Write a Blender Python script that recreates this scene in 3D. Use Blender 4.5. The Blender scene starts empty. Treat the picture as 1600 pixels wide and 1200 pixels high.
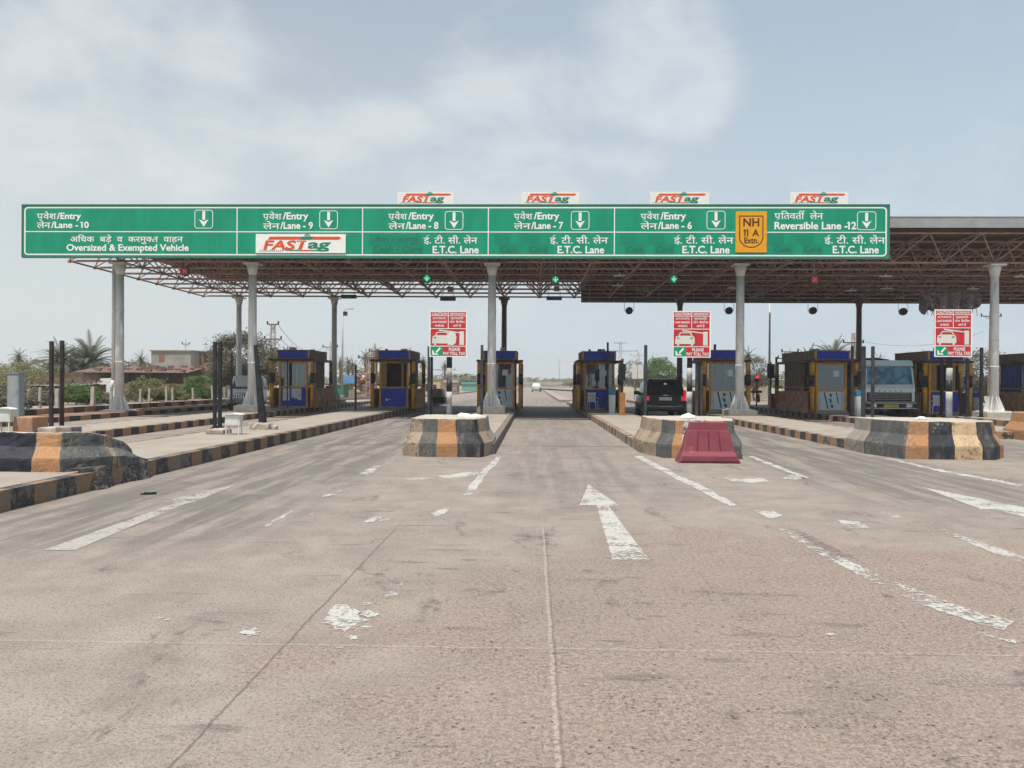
import bpy, bmesh, math, random
from mathutils import Vector, Matrix, noise
sc = bpy.context.scene
col = sc.collection
R = math.radians
# ------------------------------------------------------------------ camera
F, H = 1256.0, 1.6                       # focal length in photo pixels, eye height
VPX, HY, SL = 834.0, 598.0, 0.006        # where the road vanishes, horizon slope
_yaw = math.atan((VPX-800)/F); _hy = HY+SL*(800-VPX); _pit = math.atan((_hy-600)/F)
FW = Vector((-math.sin(_yaw)*math.cos(_pit), math.cos(_yaw)*math.cos(_pit), math.sin(_pit)))
_r0 = Vector((math.cos(_yaw), math.sin(_yaw), 0)); _u0 = _r0.cross(FW)
RT = _r0*math.cos(SL)+_u0*math.sin(SL); UP = -_r0*math.sin(SL)+_u0*math.cos(SL)
def ray(px, py): return FW+RT*((px-800)/F)-UP*((py-600)/F)
def G(px, py, z=0.0):                    # photo pixel -> point on the level z
    d = ray(px, py); t = (z-H)/d.z
    return (d.x*t, d.y*t)
def V(px, py, Y):                        # photo pixel -> (x, z) on the upright plane at distance Y
    d = ray(px, py); t = Y/d.y
    return (d.x*t, H+d.z*t)
cam = bpy.data.cameras.new('camera'); cam.sensor_width = 36; cam.lens = 36*F/1600
cam.clip_end = 6000; cam.clip_start = 0.1
co = bpy.data.objects.new('camera', cam); col.objects.link(co)
M = Matrix((RT, UP, -FW)).transposed().to_4x4(); M.translation = Vector((0, 0, H))
co.matrix_world = M; sc.camera = co
# ------------------------------------------------------------------ light
SUN = Vector((-0.17, -0.30, 1.0)).normalized()      # towards the sun
s_el = math.asin(SUN.z); s_az = math.atan2(SUN.x, SUN.y)
sl = bpy.data.lights.new('sun', 'SUN'); sl.energy = 4.4; sl.angle = R(.8); sl.color = (1, .94, .86)
so = bpy.data.objects.new('sun', sl); col.objects.link(so)
so.rotation_euler = SUN.to_track_quat('Z', 'Y').to_euler()
w = bpy.data.worlds.new('World'); sc.world = w; w.use_nodes = True
nt = w.node_tree; N = nt.nodes; L = nt.links; N.clear()
def nd(tree, t, **k):
    n = tree.nodes.new(t)
    for a, b in k.items(): setattr(n, a, b)
    return n
def math_n(tree, op, a, b=None, c=None, clamp=False):
    n = nd(tree, 'ShaderNodeMath', operation=op); n.use_clamp = clamp
    for i, v in enumerate((a, b, c)):
        if v is None: continue
        if isinstance(v, (int, float)): n.inputs[i].default_value = v
        else: tree.links.new(v, n.inputs[i])
    return n.outputs[0]
def mixc(tree, f, a, b, blend='MIX'):
    n = nd(tree, 'ShaderNodeMix', data_type='RGBA', blend_type=blend); n.clamp_factor = True
    for i, v in ((0, f), (6, a), (7, b)):
        if isinstance(v, (int, float)): n.inputs[i].default_value = v
        elif isinstance(v, (tuple, list)): n.inputs[i].default_value = (*v[:3], 1)
        else: tree.links.new(v, n.inputs[i])
    return n.outputs[2]
def ramp(tree, v, a, b, lo=0.0, hi=1.0, smooth=True):
    n = nd(tree, 'ShaderNodeMapRange'); n.interpolation_type = 'SMOOTHSTEP' if smooth else 'LINEAR'
    tree.links.new(v, n.inputs[0])
    for i, x in enumerate((a, b, lo, hi)): n.inputs[i+1].default_value = x
    return n.outputs[0]
def noise_n(tree, vec, scale, detail=4, rough=.55, dist=0):
    n = nd(tree, 'ShaderNodeTexNoise'); n.inputs['Scale'].default_value = scale
    n.inputs['Detail'].default_value = detail; n.inputs['Roughness'].default_value = rough
    n.inputs['Distortion'].default_value = dist
    if vec is not None: tree.links.new(vec, n.inputs['Vector'])
    return n.outputs['Fac']
def mapping(tree, vec, scale=(1, 1, 1), loc=(0, 0, 0), rot=(0, 0, 0)):
    n = nd(tree, 'ShaderNodeMapping'); n.inputs['Scale'].default_value = scale
    n.inputs['Location'].default_value = loc; n.inputs['Rotation'].default_value = rot
    tree.links.new(vec, n.inputs[0]); return n.outputs[0]
sky = nd(nt, 'ShaderNodeTexSky', sky_type='NISHITA'); sky.sun_disc = False
sky.sun_elevation = s_el; sky.sun_rotation = s_az; sky.dust_density = 5; sky.air_density = 1.2; sky.altitude = 200
tc = nd(nt, 'ShaderNodeTexCoord'); sep = nd(nt, 'ShaderNodeSeparateXYZ'); L.new(tc.outputs['Generated'], sep.inputs[0])
skys = mixc(nt, 1.0, sky.outputs[0], (.085, .085, .085), 'MULTIPLY')
hz = ramp(nt, sep.outputs[2], 0.0, .52, .97, .38)
base = mixc(nt, hz, skys, (.598, .636, .632))
base = mixc(nt, ramp(nt, sep.outputs[0], -.55, .55, .12, .44), base, (.33, .475, .625))
# thin bright clouds: broad noise gathered into a few banks
cv = mapping(nt, tc.outputs['Generated'], (3.0, 3.0, 5.0), (1.3, .2, .0))
c1 = noise_n(nt, cv, 1.9, 12, .60, .25)
def bank(px, py, rx, rz):
    d = ray(px, py).normalized()
    ax = math_n(nt, 'DIVIDE', math_n(nt, 'SUBTRACT', sep.outputs[0], d.x), rx)
    az = math_n(nt, 'DIVIDE', math_n(nt, 'SUBTRACT', sep.outputs[2], d.z), rz)
    q = math_n(nt, 'ADD', math_n(nt, 'MULTIPLY', ax, ax), math_n(nt, 'MULTIPLY', az, az))
    return math_n(nt, 'MULTIPLY', ramp(nt, q, 0, 1.0, 1, 0), ramp(nt, sep.outputs[1], 0, .3))
bk = None
for a in ((835, 150, .19, .10), (1010, 60, .13, .13), (570, 225, .16, .08), (250, 60, .12, .13), (760, 255, .26, .08), (1060, 140, .10, .07), (150, 190, .26, .12)):
    b = bank(*a); bk = b if bk is None else math_n(nt, 'MAXIMUM', bk, b)
cl = ramp(nt, math_n(nt, 'ADD', c1, math_n(nt, 'MULTIPLY', bk, .24)), .50, .86)
cl = math_n(nt, 'MULTIPLY', cl, .50)
full = mixc(nt, cl, base, (.70, .71, .70))
bg = nd(nt, 'ShaderNodeBackground'); L.new(full, bg.inputs[0]); bg.inputs[1].default_value = 1.0
wo = nd(nt, 'ShaderNodeOutputWorld'); L.new(bg.outputs[0], wo.inputs[0])
sc.view_settings.view_transform = 'Standard'; sc.view_settings.look = 'None'
sc.view_settings.exposure = .32; sc.view_settings.gamma = 1
sc.cycles.use_denoising = True
sc.cycles.max_bounces = 6; sc.cycles.transparent_max_bounces = 24; sc.cycles.volume_bounces = 0
# ------------------------------------------------------------------ materials
MATS = {}
def mat(name, c, rough=.7, metal=0, var=.12, scale=6.0, bump=0.0, bscale=40.0, c2=None, dirt=0.0, dirtc=(.20, .17, .14), dscale=1.3, stretch=(1, 1, 1)):
    """procedural paint/concrete/metal: base colour broken by two noises, optional stain colour and bump"""
    if name in MATS: return MATS[name]
    m = bpy.data.materials.new(name); m.use_nodes = True; t = m.node_tree
    p = t.nodes['Principled BSDF']; g = nd(t, 'ShaderNodeNewGeometry'); P = g.outputs['Position']
    if stretch != (1, 1, 1): P = mapping(t, P, stretch)
    f = noise_n(t, P, scale, 5, .6)
    lo = tuple(x*(1-var) for x in c); hi = tuple(min(1, x*(1+var)) for x in c)
    if c2: lo = c2
    colr = mixc(t, ramp(t, f, .32, .68), lo, hi)
    if dirt > 0:
        d = noise_n(t, P, dscale, 8, .68, .4)
        colr = mixc(t, ramp(t, d, .62-dirt*.3, .80-dirt*.2, 0, .85), colr, dirtc)
    t.links.new(colr, p.inputs['Base Color'])
    p.inputs['Roughness'].default_value = rough; p.inputs['Metallic'].default_value = metal
    p.inputs['Specular IOR Level'].default_value = .22 if rough > .4 else .4
    if bump > 0:
        b = nd(t, 'ShaderNodeBump'); b.inputs['Strength'].default_value = bump; b.inputs['Distance'].default_value = .02
        t.links.new(noise_n(t, P, bscale, 5, .65), b.inputs['Height']); t.links.new(b.outputs[0], p.inputs['Normal'])
    MATS[name] = m; return m
def glass(name, tint=(.5, .6, .62), mixv=.45, rough=.03):
    if name in MATS: return MATS[name]
    m = bpy.data.materials.new(name); m.use_nodes = True; t = m.node_tree
    p = t.nodes['Principled BSDF']; t.nodes.remove(p)
    a = nd(t, 'ShaderNodeBsdfTransparent'); a.inputs[0].default_value = (*tint, 1)
    b = nd(t, 'ShaderNodeBsdfGlossy'); b.inputs['Roughness'].default_value = rough; b.inputs[0].default_value = (.85, .9, .9, 1)
    x = nd(t, 'ShaderNodeMixShader'); fr = nd(t, 'ShaderNodeFresnel'); fr.inputs[0].default_value = 1.5
    t.links.new(math_n(t, 'ADD', fr.outputs[0], mixv*.4, clamp=True), x.inputs[0])
    t.links.new(a.outputs[0], x.inputs[1]); t.links.new(b.outputs[0], x.inputs[2])
    t.links.new(x.outputs[0], t.nodes['Material Output'].inputs[0]); MATS[name] = m; return m
def emit(name, c, s):
    if name in MATS: return MATS[name]
    m = bpy.data.materials.new(name); m.use_nodes = True; p = m.node_tree.nodes['Principled BSDF']
    p.inputs['Base Color'].default_value = (*c, 1); p.inputs['Emission Color'].default_value = (*c, 1)
    p.inputs['Emission Strength'].default_value = s; MATS[name] = m; return m
def worn_over(name, c, under, wear=.45, scale=9.0, rough=.75, bump=.8, fine=.5, var=.12):
    """paint of colour c flaked off in places to the material below (colour under)"""
    if name in MATS: return MATS[name]
    m = bpy.data.materials.new(name); m.use_nodes = True; t = m.node_tree
    p = t.nodes['Principled BSDF']; g = nd(t, 'ShaderNodeNewGeometry'); P = g.outputs['Position']
    n1 = noise_n(t, mapping(t, P, (1.3, 1.3, .9)), scale*1.7, 10, .74, .5); n2 = noise_n(t, P, 1.9, 5, .65); n3 = noise_n(t, P, scale*4, 3, .5)
    s = math_n(t, 'ADD', math_n(t, 'MULTIPLY', n1, .58), math_n(t, 'MULTIPLY', n2, .42))
    k = ramp(t, s, .66-wear*.3, .69-wear*.3+.02)
    pc = mixc(t, ramp(t, n3, .3, .7), tuple(x*(1-var) for x in c), tuple(x*(1+var) for x in c))
    uc = mixc(t, ramp(t, n3, .3, .7), tuple(x*.75 for x in under), tuple(x*1.15 for x in under))
    dst = mixc(t, math_n(t, 'MULTIPLY', ramp(t, noise_n(t, mapping(t, P, (5, 5, 1.2)), 1, 6, .7), .42, .72), .45), mixc(t, k, pc, uc), (.24, .20, .165))
    t.links.new(dst, p.inputs['Base Color']); p.inputs['Roughness'].default_value = rough; p.inputs['Specular IOR Level'].default_value = .25
    b = nd(t, 'ShaderNodeBump'); b.inputs['Strength'].default_value = bump; b.inputs['Distance'].default_value = .02
    h = math_n(t, 'SUBTRACT', math_n(t, 'MULTIPLY', n3, .7), math_n(t, 'MULTIPLY', k, fine))
    t.links.new(h, b.inputs['Height']); t.links.new(b.outputs[0], p.inputs['Normal'])
    MATS[name] = m; return m
CONC = (.33, .295, .25)
def kerb_mat(name, pitch=.95, phase=0.0, wear=.45, dull=False):
    if name in MATS: return MATS[name]
    m = bpy.data.materials.new(name); m.use_nodes = True; t = m.node_tree
    p = t.nodes['Principled BSDF']; g = nd(t, 'ShaderNodeNewGeometry'); P = g.outputs['Position']
    sp = nd(t, 'ShaderNodeSeparateXYZ'); t.links.new(P, sp.inputs[0])
    wv = math_n(t, 'MULTIPLY', math_n(t, 'SUBTRACT', noise_n(t, P, 7, 3), .5), .05)
    y = math_n(t, 'ADD', math_n(t, 'ADD', sp.outputs[1], phase), wv)
    fr = math_n(t, 'FRACT', math_n(t, 'DIVIDE', y, pitch)); st = math_n(t, 'GREATER_THAN', fr, .5)
    n1 = noise_n(t, P, 8, 8, .7, .3); n2 = noise_n(t, P, .5, 3, .6); n3 = noise_n(t, P, 30, 4, .6)
    org = mixc(t, ramp(t, n3, .3, .7), *((.26, .145, .08), (.37, .215, .125)) if not dull else ((.17, .105, .06), (.25, .165, .10))); blk = mixc(t, ramp(t, n3, .3, .7), (.022, .022, .028), (.06, .055, .055))
    c = mixc(t, st, org, blk)
    k = ramp(t, math_n(t, 'ADD', math_n(t, 'MULTIPLY', n1, .5), math_n(t, 'MULTIPLY', n2, .5)), .64-wear*.3, .70-wear*.3, 0, .8)
    c = mixc(t, k, c, mixc(t, n3, *((.15, .13, .11), (.33, .29, .25)) if not dull else ((.09, .08, .07), (.22, .19, .16))))
    t.links.new(c, p.inputs['Base Color']); p.inputs['Roughness'].default_value = .85
    b = nd(t, 'ShaderNodeBump'); b.inputs['Strength'].default_value = .5; b.inputs['Distance'].default_value = .02
    t.links.new(n1, b.inputs['Height']); t.links.new(b.outputs[0], p.inputs['Normal'])
    MATS[name] = m; return m
def road_mat():
    m = bpy.data.materials.new('road_concrete'); m.use_nodes = True; t = m.node_tree
    p = t.nodes['Principled BSDF']; g = nd(t, 'ShaderNodeNewGeometry'); P = g.outputs['Position']
    sp = nd(t, 'ShaderNodeSeparateXYZ'); t.links.new(P, sp.inputs[0]); X, Y = sp.outputs[0], sp.outputs[1]
    big = noise_n(t, P, .22, 4, .6, .5); mid = noise_n(t, P, 1.7, 6, .65, .3); fin = noise_n(t, P, 26, 5, .7)
    gr = noise_n(t, P, 75, 3, .7)
    c = mixc(t, ramp(t, mid, .3, .7), (.222, .192, .163), (.296, .258, .220))
    # reddish worn patch where the surface course is gone
    e = math_n(t, 'ADD', math_n(t, 'POWER', math_n(t, 'DIVIDE', math_n(t, 'SUBTRACT', X, 2.6), 3.9), 2), math_n(t, 'POWER', math_n(t, 'DIVIDE', math_n(t, 'SUBTRACT', Y, 4.3), 4.6), 2))
    e = math_n(t, 'ADD', e, math_n(t, 'MULTIPLY', math_n(t, 'SUBTRACT', noise_n(t, P, .9, 6, .65, .4), .5), 3.2))
    pk = ramp(t, e, .5, 1.35, 1, 0)
    pinkc = mixc(t, ramp(t, fin, .36, .62), (.185, .138, .118), (.310, .236, .203))
    c = mixc(t, math_n(t, 'MULTIPLY', pk, .85), c, pinkc)
    # driving lanes polished darker by tyres
    def band(x0, hw, y0, y1, s):
        d = math_n(t, 'ABSOLUTE', math_n(t, 'SUBTRACT', X, x0))
        k = ramp(t, d, hw*.55, hw*1.25, s, 0)
        return math_n(t, 'MULTIPLY', k, math_n(t, 'MULTIPLY', ramp(t, Y, y0, y0+4), ramp(t, Y, y1, y1+14, 1, 0)))
    st = noise_n(t, mapping(t, P, (3.2, .22, 1)), 1.0, 7, .66, .25)
    st = ramp(t, st, .42, .56)
    bd = None
    for a in ((-4.6, 1.9, 5.5, 70, 1.0), (.85, 1.5, 9, 80, .55), (6.1, 1.8, 9, 70, 1.0), (11.8, 1.8, 10, 70, 1.0), (-10, 1.4, 18, 60, .35), (17.2, 1.6, 12, 60, .7)):
        b = band(*a); bd = b if bd is None else math_n(t, 'MAXIMUM', bd, b)
    c = mixc(t, math_n(t, 'MULTIPLY', bd, math_n(t, 'ADD', math_n(t, 'MULTIPLY', st, .65), .12)), c, (.092, .089, .087))
    def line0(coord, pos, wdt, other):
        q = math_n(t, 'ADD', coord, math_n(t, 'MULTIPLY', math_n(t, 'SUBTRACT', noise_n(t, P, .6, 3), .5), .3))
        return ramp(t, math_n(t, 'ABSOLUTE', math_n(t, 'SUBTRACT', q, pos)), wdt*.4, wdt*1.4, 1, 0)
    # dark skid dashes across
    sk = noise_n(t, mapping(t, P, (1.1, 5.5, 1), (3, 1, 0), (0, 0, .25)), 1.0, 5, .62, .4)
    c = mixc(t, math_n(t, 'MULTIPLY', ramp(t, sk, .60, .66), math_n(t, 'MULTIPLY', ramp(t, big, .40, .55), .65)), c, (.06, .058, .06))
    # broad tone patches
    c = mixc(t, ramp(t, big, .35, .7, 0, .35), c, (.175, .165, .145))
    blot = noise_n(t, P, .8, 7, .7, .6)
    c = mixc(t, ramp(t, blot, .54, .70, 0, .36), c, (.110, .100, .090))
    c = mixc(t, ramp(t, blot, .42, .28, 0, .35), c, (.33, .30, .262))
    # grain
    c = mixc(t, ramp(t, gr, .52, .62, 0, .55), c, (.075, .062, .055))
    mg = noise_n(t, P, 34, 4, .75)
    c = mixc(t, ramp(t, mg, .53, .62, 0, .5), c, (.085, .070, .062))
    c = mixc(t, ramp(t, gr, .44, .30, 0, .45), c, (.42, .38, .34))
    pit = nd(t, 'ShaderNodeTexVoronoi'); pit.inputs['Scale'].default_value = 19; t.links.new(P, pit.inputs['Vector'])
    pm = math_n(t, 'MULTIPLY', ramp(t, pit.outputs['Distance'], .13, .26, 1, 0), ramp(t, noise_n(t, P, 3.3, 5, .7), .46, .58))
    pm = math_n(t, 'MULTIPLY', pm, math_n(t, 'ADD', math_n(t, 'MULTIPLY', pk, .65), .25))
    c = mixc(t, pm, c, (.055, .042, .038))
    tj = math_n(t, 'MULTIPLY', line0(Y, 20.3, .16, X), ramp(t, noise_n(t, mapping(t, P, (.7, 3, 1)), 1, 5, .6), .35, .6))
    c = mixc(t, math_n(t, 'MULTIPLY', tj, .7), c, (.06, .058, .056))
    s2 = noise_n(t, P, 48, 6, .72); dens = ramp(t, noise_n(t, P, 1.4, 5, .65), .35, .62)
    k2 = math_n(t, 'MULTIPLY', ramp(t, s2, .545, .60), math_n(t, 'MULTIPLY', dens, math_n(t, 'ADD', math_n(t, 'MULTIPLY', pk, .45), .45)))
    c = mixc(t, k2, c, (.05, .04, .036))
    oil = noise_n(t, mapping(t, P, (1.7, .55, 1), (7, 2, 0)), 1, 8, .72, .5)
    ok = math_n(t, 'MULTIPLY', ramp(t, oil, .56, .66), ramp(t, noise_n(t, P, 9, 5, .7), .38, .58))
    c = mixc(t, math_n(t, 'MULTIPLY', ok, .62), c, (.055, .05, .048))
    # joints between slabs
    wob = math_n(t, 'MULTIPLY', math_n(t, 'SUBTRACT', noise_n(t, P, 5, 6, .7), .5), .045)
    def line(coord, pos, wdt):
        d = math_n(t, 'ABSOLUTE', math_n(t, 'SUBTRACT', math_n(t, 'ADD', coord, wob), pos)); return ramp(t, d, wdt*.5, wdt*1.3, 1, 0)
    def rep(coord, off, per, wdt):
        q = math_n(t, 'SUBTRACT', math_n(t, 'MODULO', math_n(t, 'ADD', math_n(t, 'ADD', coord, wob), 1000*per-off+per/2), per), per/2)
        return ramp(t, math_n(t, 'ABSOLUTE', q), wdt*.5, wdt*1.3, 1, 0)
    jx0, jx1 = G(275, 1200)[0]*.5+G(612, 828)[0]*.5, G(875, 1200)[0]*.5+G(848, 828)[0]*.5
    y1, y2 = G(800, 1014)[1], G(800, 826)[1]
    j = math_n(t, 'MAXIMUM', line(X, jx0, .009), math_n(t, 'MULTIPLY', rep(Y, y1, y2-y1, .009), .45))
    jl = math_n(t, 'MAXIMUM', line(X, jx1, .012), math_n(t, 'MULTIPLY', rep(Y, y1+.02, y2-y1, .017), .7))
    near = ramp(t, Y, 8.4, 9.3, 1, .12)
    c = mixc(t, math_n(t, 'MULTIPLY', math_n(t, 'MULTIPLY', jl, near), math_n(t, 'MULTIPLY', ramp(t, fin, .35, .6), .55)), c, (.40, .34, .30))
    c = mixc(t, math_n(t, 'MULTIPLY', math_n(t, 'MULTIPLY', math_n(t, 'MAXIMUM', math_n(t, 'MULTIPLY', line(X, jx1+.022, .007), .6), j), near), .60), c, (.075, .063, .055))
    # hair cracks
    vo = nd(t, 'ShaderNodeTexVoronoi', feature='DISTANCE_TO_EDGE'); vo.inputs['Scale'].default_value = .33
    vv = nd(t, 'ShaderNodeVectorMath', operation='ADD'); nn = nd(t, 'ShaderNodeTexNoise'); nn.inputs['Scale'].default_value = 1.6; nn.inputs['Detail'].default_value = 6
    t.links.new(P, nn.inputs['Vector']); t.links.new(P, vv.inputs[0]); t.links.new(nn.outputs['Color'], vv.inputs[1]); t.links.new(vv.outputs[0], vo.inputs['Vector'])
    c = mixc(t, math_n(t, 'MULTIPLY', ramp(t, vo.outputs['Distance'], .0, .0045, 1, 0), ramp(t, big, .5, .6, 0, .6)), c, (.09, .08, .07))
    t.links.new(c, p.inputs['Base Color']); p.inputs['Roughness'].default_value = .82
    p.inputs['Specular IOR Level'].default_value = .3
    b = nd(t, 'ShaderNodeBump'); b.inputs['Strength'].default_value = .22; b.inputs['Distance'].default_value = .006
    h = math_n(t, 'SUBTRACT', math_n(t, 'ADD', math_n(t, 'MULTIPLY', fin, .6), math_n(t, 'MULTIPLY', gr, .5)), math_n(t, 'MULTIPLY', j, 1.2))
    t.links.new(h, b.inputs['Height']); t.links.new(b.outputs[0], p.inputs['Normal'])
    return m
def marking_mat(name, keep, tone=None):
    """road paint with holes worn through to the road below"""
    m = bpy.data.materials.new(name); m.use_nodes = True; t = m.node_tree
    p = t.nodes['Principled BSDF']; g = nd(t, 'ShaderNodeNewGeometry'); P = g.outputs['Position']
    n1 = noise_n(t, P, 22, 8, .8, .3); n2 = noise_n(t, P, 2.6, 4, .6)
    s = math_n(t, 'ADD', math_n(t, 'MULTIPLY', n1, .6), math_n(t, 'MULTIPLY', n2, .4))
    a = ramp(t, s, .36+keep*.3, .42+keep*.3, 1, 0)
    c = mixc(t, ramp(t, n1, .3, .7), (.43, .425, .39), (.31, .305, .28)) if tone is None else mixc(t, ramp(t, n1, .3, .7), tone, tuple(x*.75 for x in tone))
    t.links.new(c, p.inputs['Base Color']); p.inputs['Roughness'].default_value = .8
    t.links.new(a, p.inputs['Alpha']); return m
def leafmat(name, c, c2, trans=.35):
    if name in MATS: return MATS[name]
    m = bpy.data.materials.new(name); m.use_nodes = True; t = m.node_tree
    p = t.nodes['Principled BSDF']; g = nd(t, 'ShaderNodeNewGeometry')
    f = noise_n(t, g.outputs['Position'], .9, 4, .6)
    f2 = g.outputs['Random Per Island']
    k = math_n(t, 'ADD', math_n(t, 'MULTIPLY', ramp(t, f, .35, .65), .5), math_n(t, 'MULTIPLY', f2, .5))
    cc = mixc(t, k, c, c2); t.links.new(cc, p.inputs['Base Color']); p.inputs['Roughness'].default_value = .7
    tr = nd(t, 'ShaderNodeBsdfTranslucent'); t.links.new(cc, tr.inputs[0]); x = nd(t, 'ShaderNodeMixShader'); x.inputs[0].default_value = trans
    t.links.new(p.outputs[0], x.inputs[1]); t.links.new(tr.outputs[0], x.inputs[2]); t.links.new(x.outputs[0], t.nodes['Material Output'].inputs[0])
    MATS[name] = m; return m
# ------------------------------------------------------------------ mesh helpers
class MB:
    def __init__(s): s.v = []; s.f = []; s.mi = []; s.sm = []
    def face(s, pts, mi=0, smooth=False):
        n = len(s.v); s.v += [tuple(p) for p in pts]; s.f.append(tuple(range(n, n+len(pts)))); s.mi.append(mi); s.sm.append(smooth); return s
    def box(s, x0, x1, y0, y1, z0, z1, mi=0, bev=0.0):
        if x0 > x1: x0, x1 = x1, x0
        if y0 > y1: y0, y1 = y1, y0
        if bev > 0:
            b = bmesh.new(); bmesh.ops.create_cube(b, size=1)
            for q in b.verts: q.co = Vector(((x0+x1)/2+q.co.x*(x1-x0), (y0+y1)/2+q.co.y*(y1-y0), (z0+z1)/2+q.co.z*(z1-z0)))
            bmesh.ops.bevel(b, geom=b.edges[:], offset=bev, segments=2, affect='EDGES', profile=.6)
            s.addbm(b, mi, smooth=False); b.free(); return s
        n = len(s.v)
        s.v += [(x0, y0, z0), (x1, y0, z0), (x1, y1, z0), (x0, y1, z0), (x0, y0, z1), (x1, y0, z1), (x1, y1, z1), (x0, y1, z1)]
        for f in ((3, 2, 1, 0), (4, 5, 6, 7), (0, 1, 5, 4), (1, 2, 6, 5), (2, 3, 7, 6), (3, 0, 4, 7)):
            s.f.append(tuple(n+i for i in f)); s.mi.append(mi); s.sm.append(False)
        return s
    def addbm(s, b, mi=0, smooth=False):
        n = len(s.v); b.verts.index_update(); s.v += [tuple(q.co) for q in b.verts]
        for f in b.faces: s.f.append(tuple(n+q.index for q in f.verts)); s.mi.append(mi); s.sm.append(smooth)
    def tube(s, a, b, r, r2=None, n=8, mi=0, caps=True, smooth=True):
        a, b = Vector(a), Vector(b); r2 = r if r2 is None else r2; d = (b-a)
        if d.length < 1e-6: return s
        d.normalize(); u = d.cross(Vector((0, 0, 1)) if abs(d.z) < .95 else Vector((1, 0, 0))).normalized(); q = d.cross(u)
        k = len(s.v)
        for P, rr in ((a, r), (b, r2)):
            for i in range(n):
                t = 2*math.pi*i/n+math.pi/n; s.v.append(tuple(P+u*math.cos(t)*rr+q*math.sin(t)*rr))
        for i in range(n):
            j = (i+1) % n; s.f.append((k+i, k+n+i, k+n+j, k+j)); s.mi.append(mi); s.sm.append(smooth and n > 5)
        if caps:
            s.f.append(tuple(k+i for i in range(n))); s.mi.append(mi); s.sm.append(False)
            s.f.append(tuple(k+n+i for i in reversed(range(n)))); s.mi.append(mi); s.sm.append(False)
        return s
    def path(s, pts, r, n=8, mi=0):
        for i in range(len(pts)-1):
            ra = r[i] if isinstance(r, (list, tuple)) else r; rb = r[i+1] if isinstance(r, (list, tuple)) else r
            s.tube(pts[i], pts[i+1], ra, rb, n, mi)
        return s
    def loft(s, rings, mi=0, closed=True, cap=True, smooth=True):
        n = len(rings[0]); k = len(s.v)
        for r in rings: s.v += [tuple(p) for p in r]
        for j in range(len(rings)-1):
            for i in range(n if closed else n-1):
                a = k+j*n+i; b = k+j*n+(i+1) % n
                s.f.append((a, b, b+n, a+n)); s.mi.append(mi); s.sm.append(smooth)
        if cap:
            s.f.append(tuple(k+i for i in reversed(range(n)))); s.mi.append(mi); s.sm.append(False)
            e = k+(len(rings)-1)*n; s.f.append(tuple(e+i for i in range(n))); s.mi.append(mi); s.sm.append(False)
        return s
    def lathe(s, prof, c=(0, 0), n=16, mi=0, smooth=True):
        return s.loft([[(c[0]+r*math.cos(2*math.pi*i/n), c[1]+r*math.sin(2*math.pi*i/n), z) for i in range(n)] for r, z in prof], mi, smooth=smooth)
    def prism_y(s, poly, y0, y1, mi=0):      # polygon in x,z extruded along y
        return s.loft([[(x, y0, z) for x, z in poly], [(x, y1, z) for x, z in poly]], mi, smooth=False)
    def prism_x(s, poly, x0, x1, mi=0):
        return s.loft([[(x0, y, z) for y, z in poly], [(x1, y, z) for y, z in poly]], mi, smooth=False)
    def prism_z(s, poly, z0, z1, mi=0):
        return s.loft([[(x, y, z0) for x, y in poly], [(x, y, z1) for x, y in poly]], mi, smooth=False)
    def ring_y(s, cx, cz, r, y0, y1, n=20, mi=0):
        return s.prism_y([(cx+r*math.cos(2*math.pi*i/n), cz+r*math.sin(2*math.pi*i/n)) for i in range(n)], y0, y1, mi)
    def move(s, d):
        s.v = [(a+d[0], b+d[1], c+d[2]) for a, b, c in s.v]; return s
    def build(s, name, mats, parent=None, loc=None, fix=True):
        me = bpy.data.meshes.new(name); o = (loc or (0, 0, 0))
        me.from_pydata([(a-o[0], b-o[1], c-o[2]) for a, b, c in s.v], [], s.f)
        for m in (mats if isinstance(mats, (list, tuple)) else [mats]): me.materials.append(m)
        me.polygons.foreach_set('material_index', s.mi); me.polygons.foreach_set('use_smooth', s.sm)
        if fix:
            b = bmesh.new(); b.from_mesh(me); bmesh.ops.recalc_face_normals(b, faces=b.faces[:]); b.to_mesh(me); b.free()
        me.update()
        ob = bpy.data.objects.new(name, me); col.objects.link(ob)
        if loc and not parent: ob.location = loc
        if parent: ob.parent = parent
        return ob
def tag(o, label=None, cat=None, group=None, kind=None):
    if label: o['label'] = label
    if cat: o['category'] = cat
    if group: o['group'] = group
    if kind: o['kind'] = kind
    return o
def empty(name, loc, rz=0, **k):
    o = bpy.data.objects.new(name, None); col.objects.link(o); o.location = loc; o.rotation_euler = (0, 0, rz); o.empty_display_size = .3
    return tag(o, **k)
def copy_tree(o, parent=None):
    c = o.copy(); col.objects.link(c)
    if parent: c.parent = parent
    for ch in o.children: copy_tree(ch, c)
    return c
def dup(o, loc, rz=0, label=None, group=None, scale=None):
    c = copy_tree(o); c.location = loc; c.rotation_euler = (0, 0, rz)
    if scale: c.scale = (scale,)*3 if isinstance(scale, (int, float)) else scale
    return tag(c, label=label, group=group)
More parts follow.
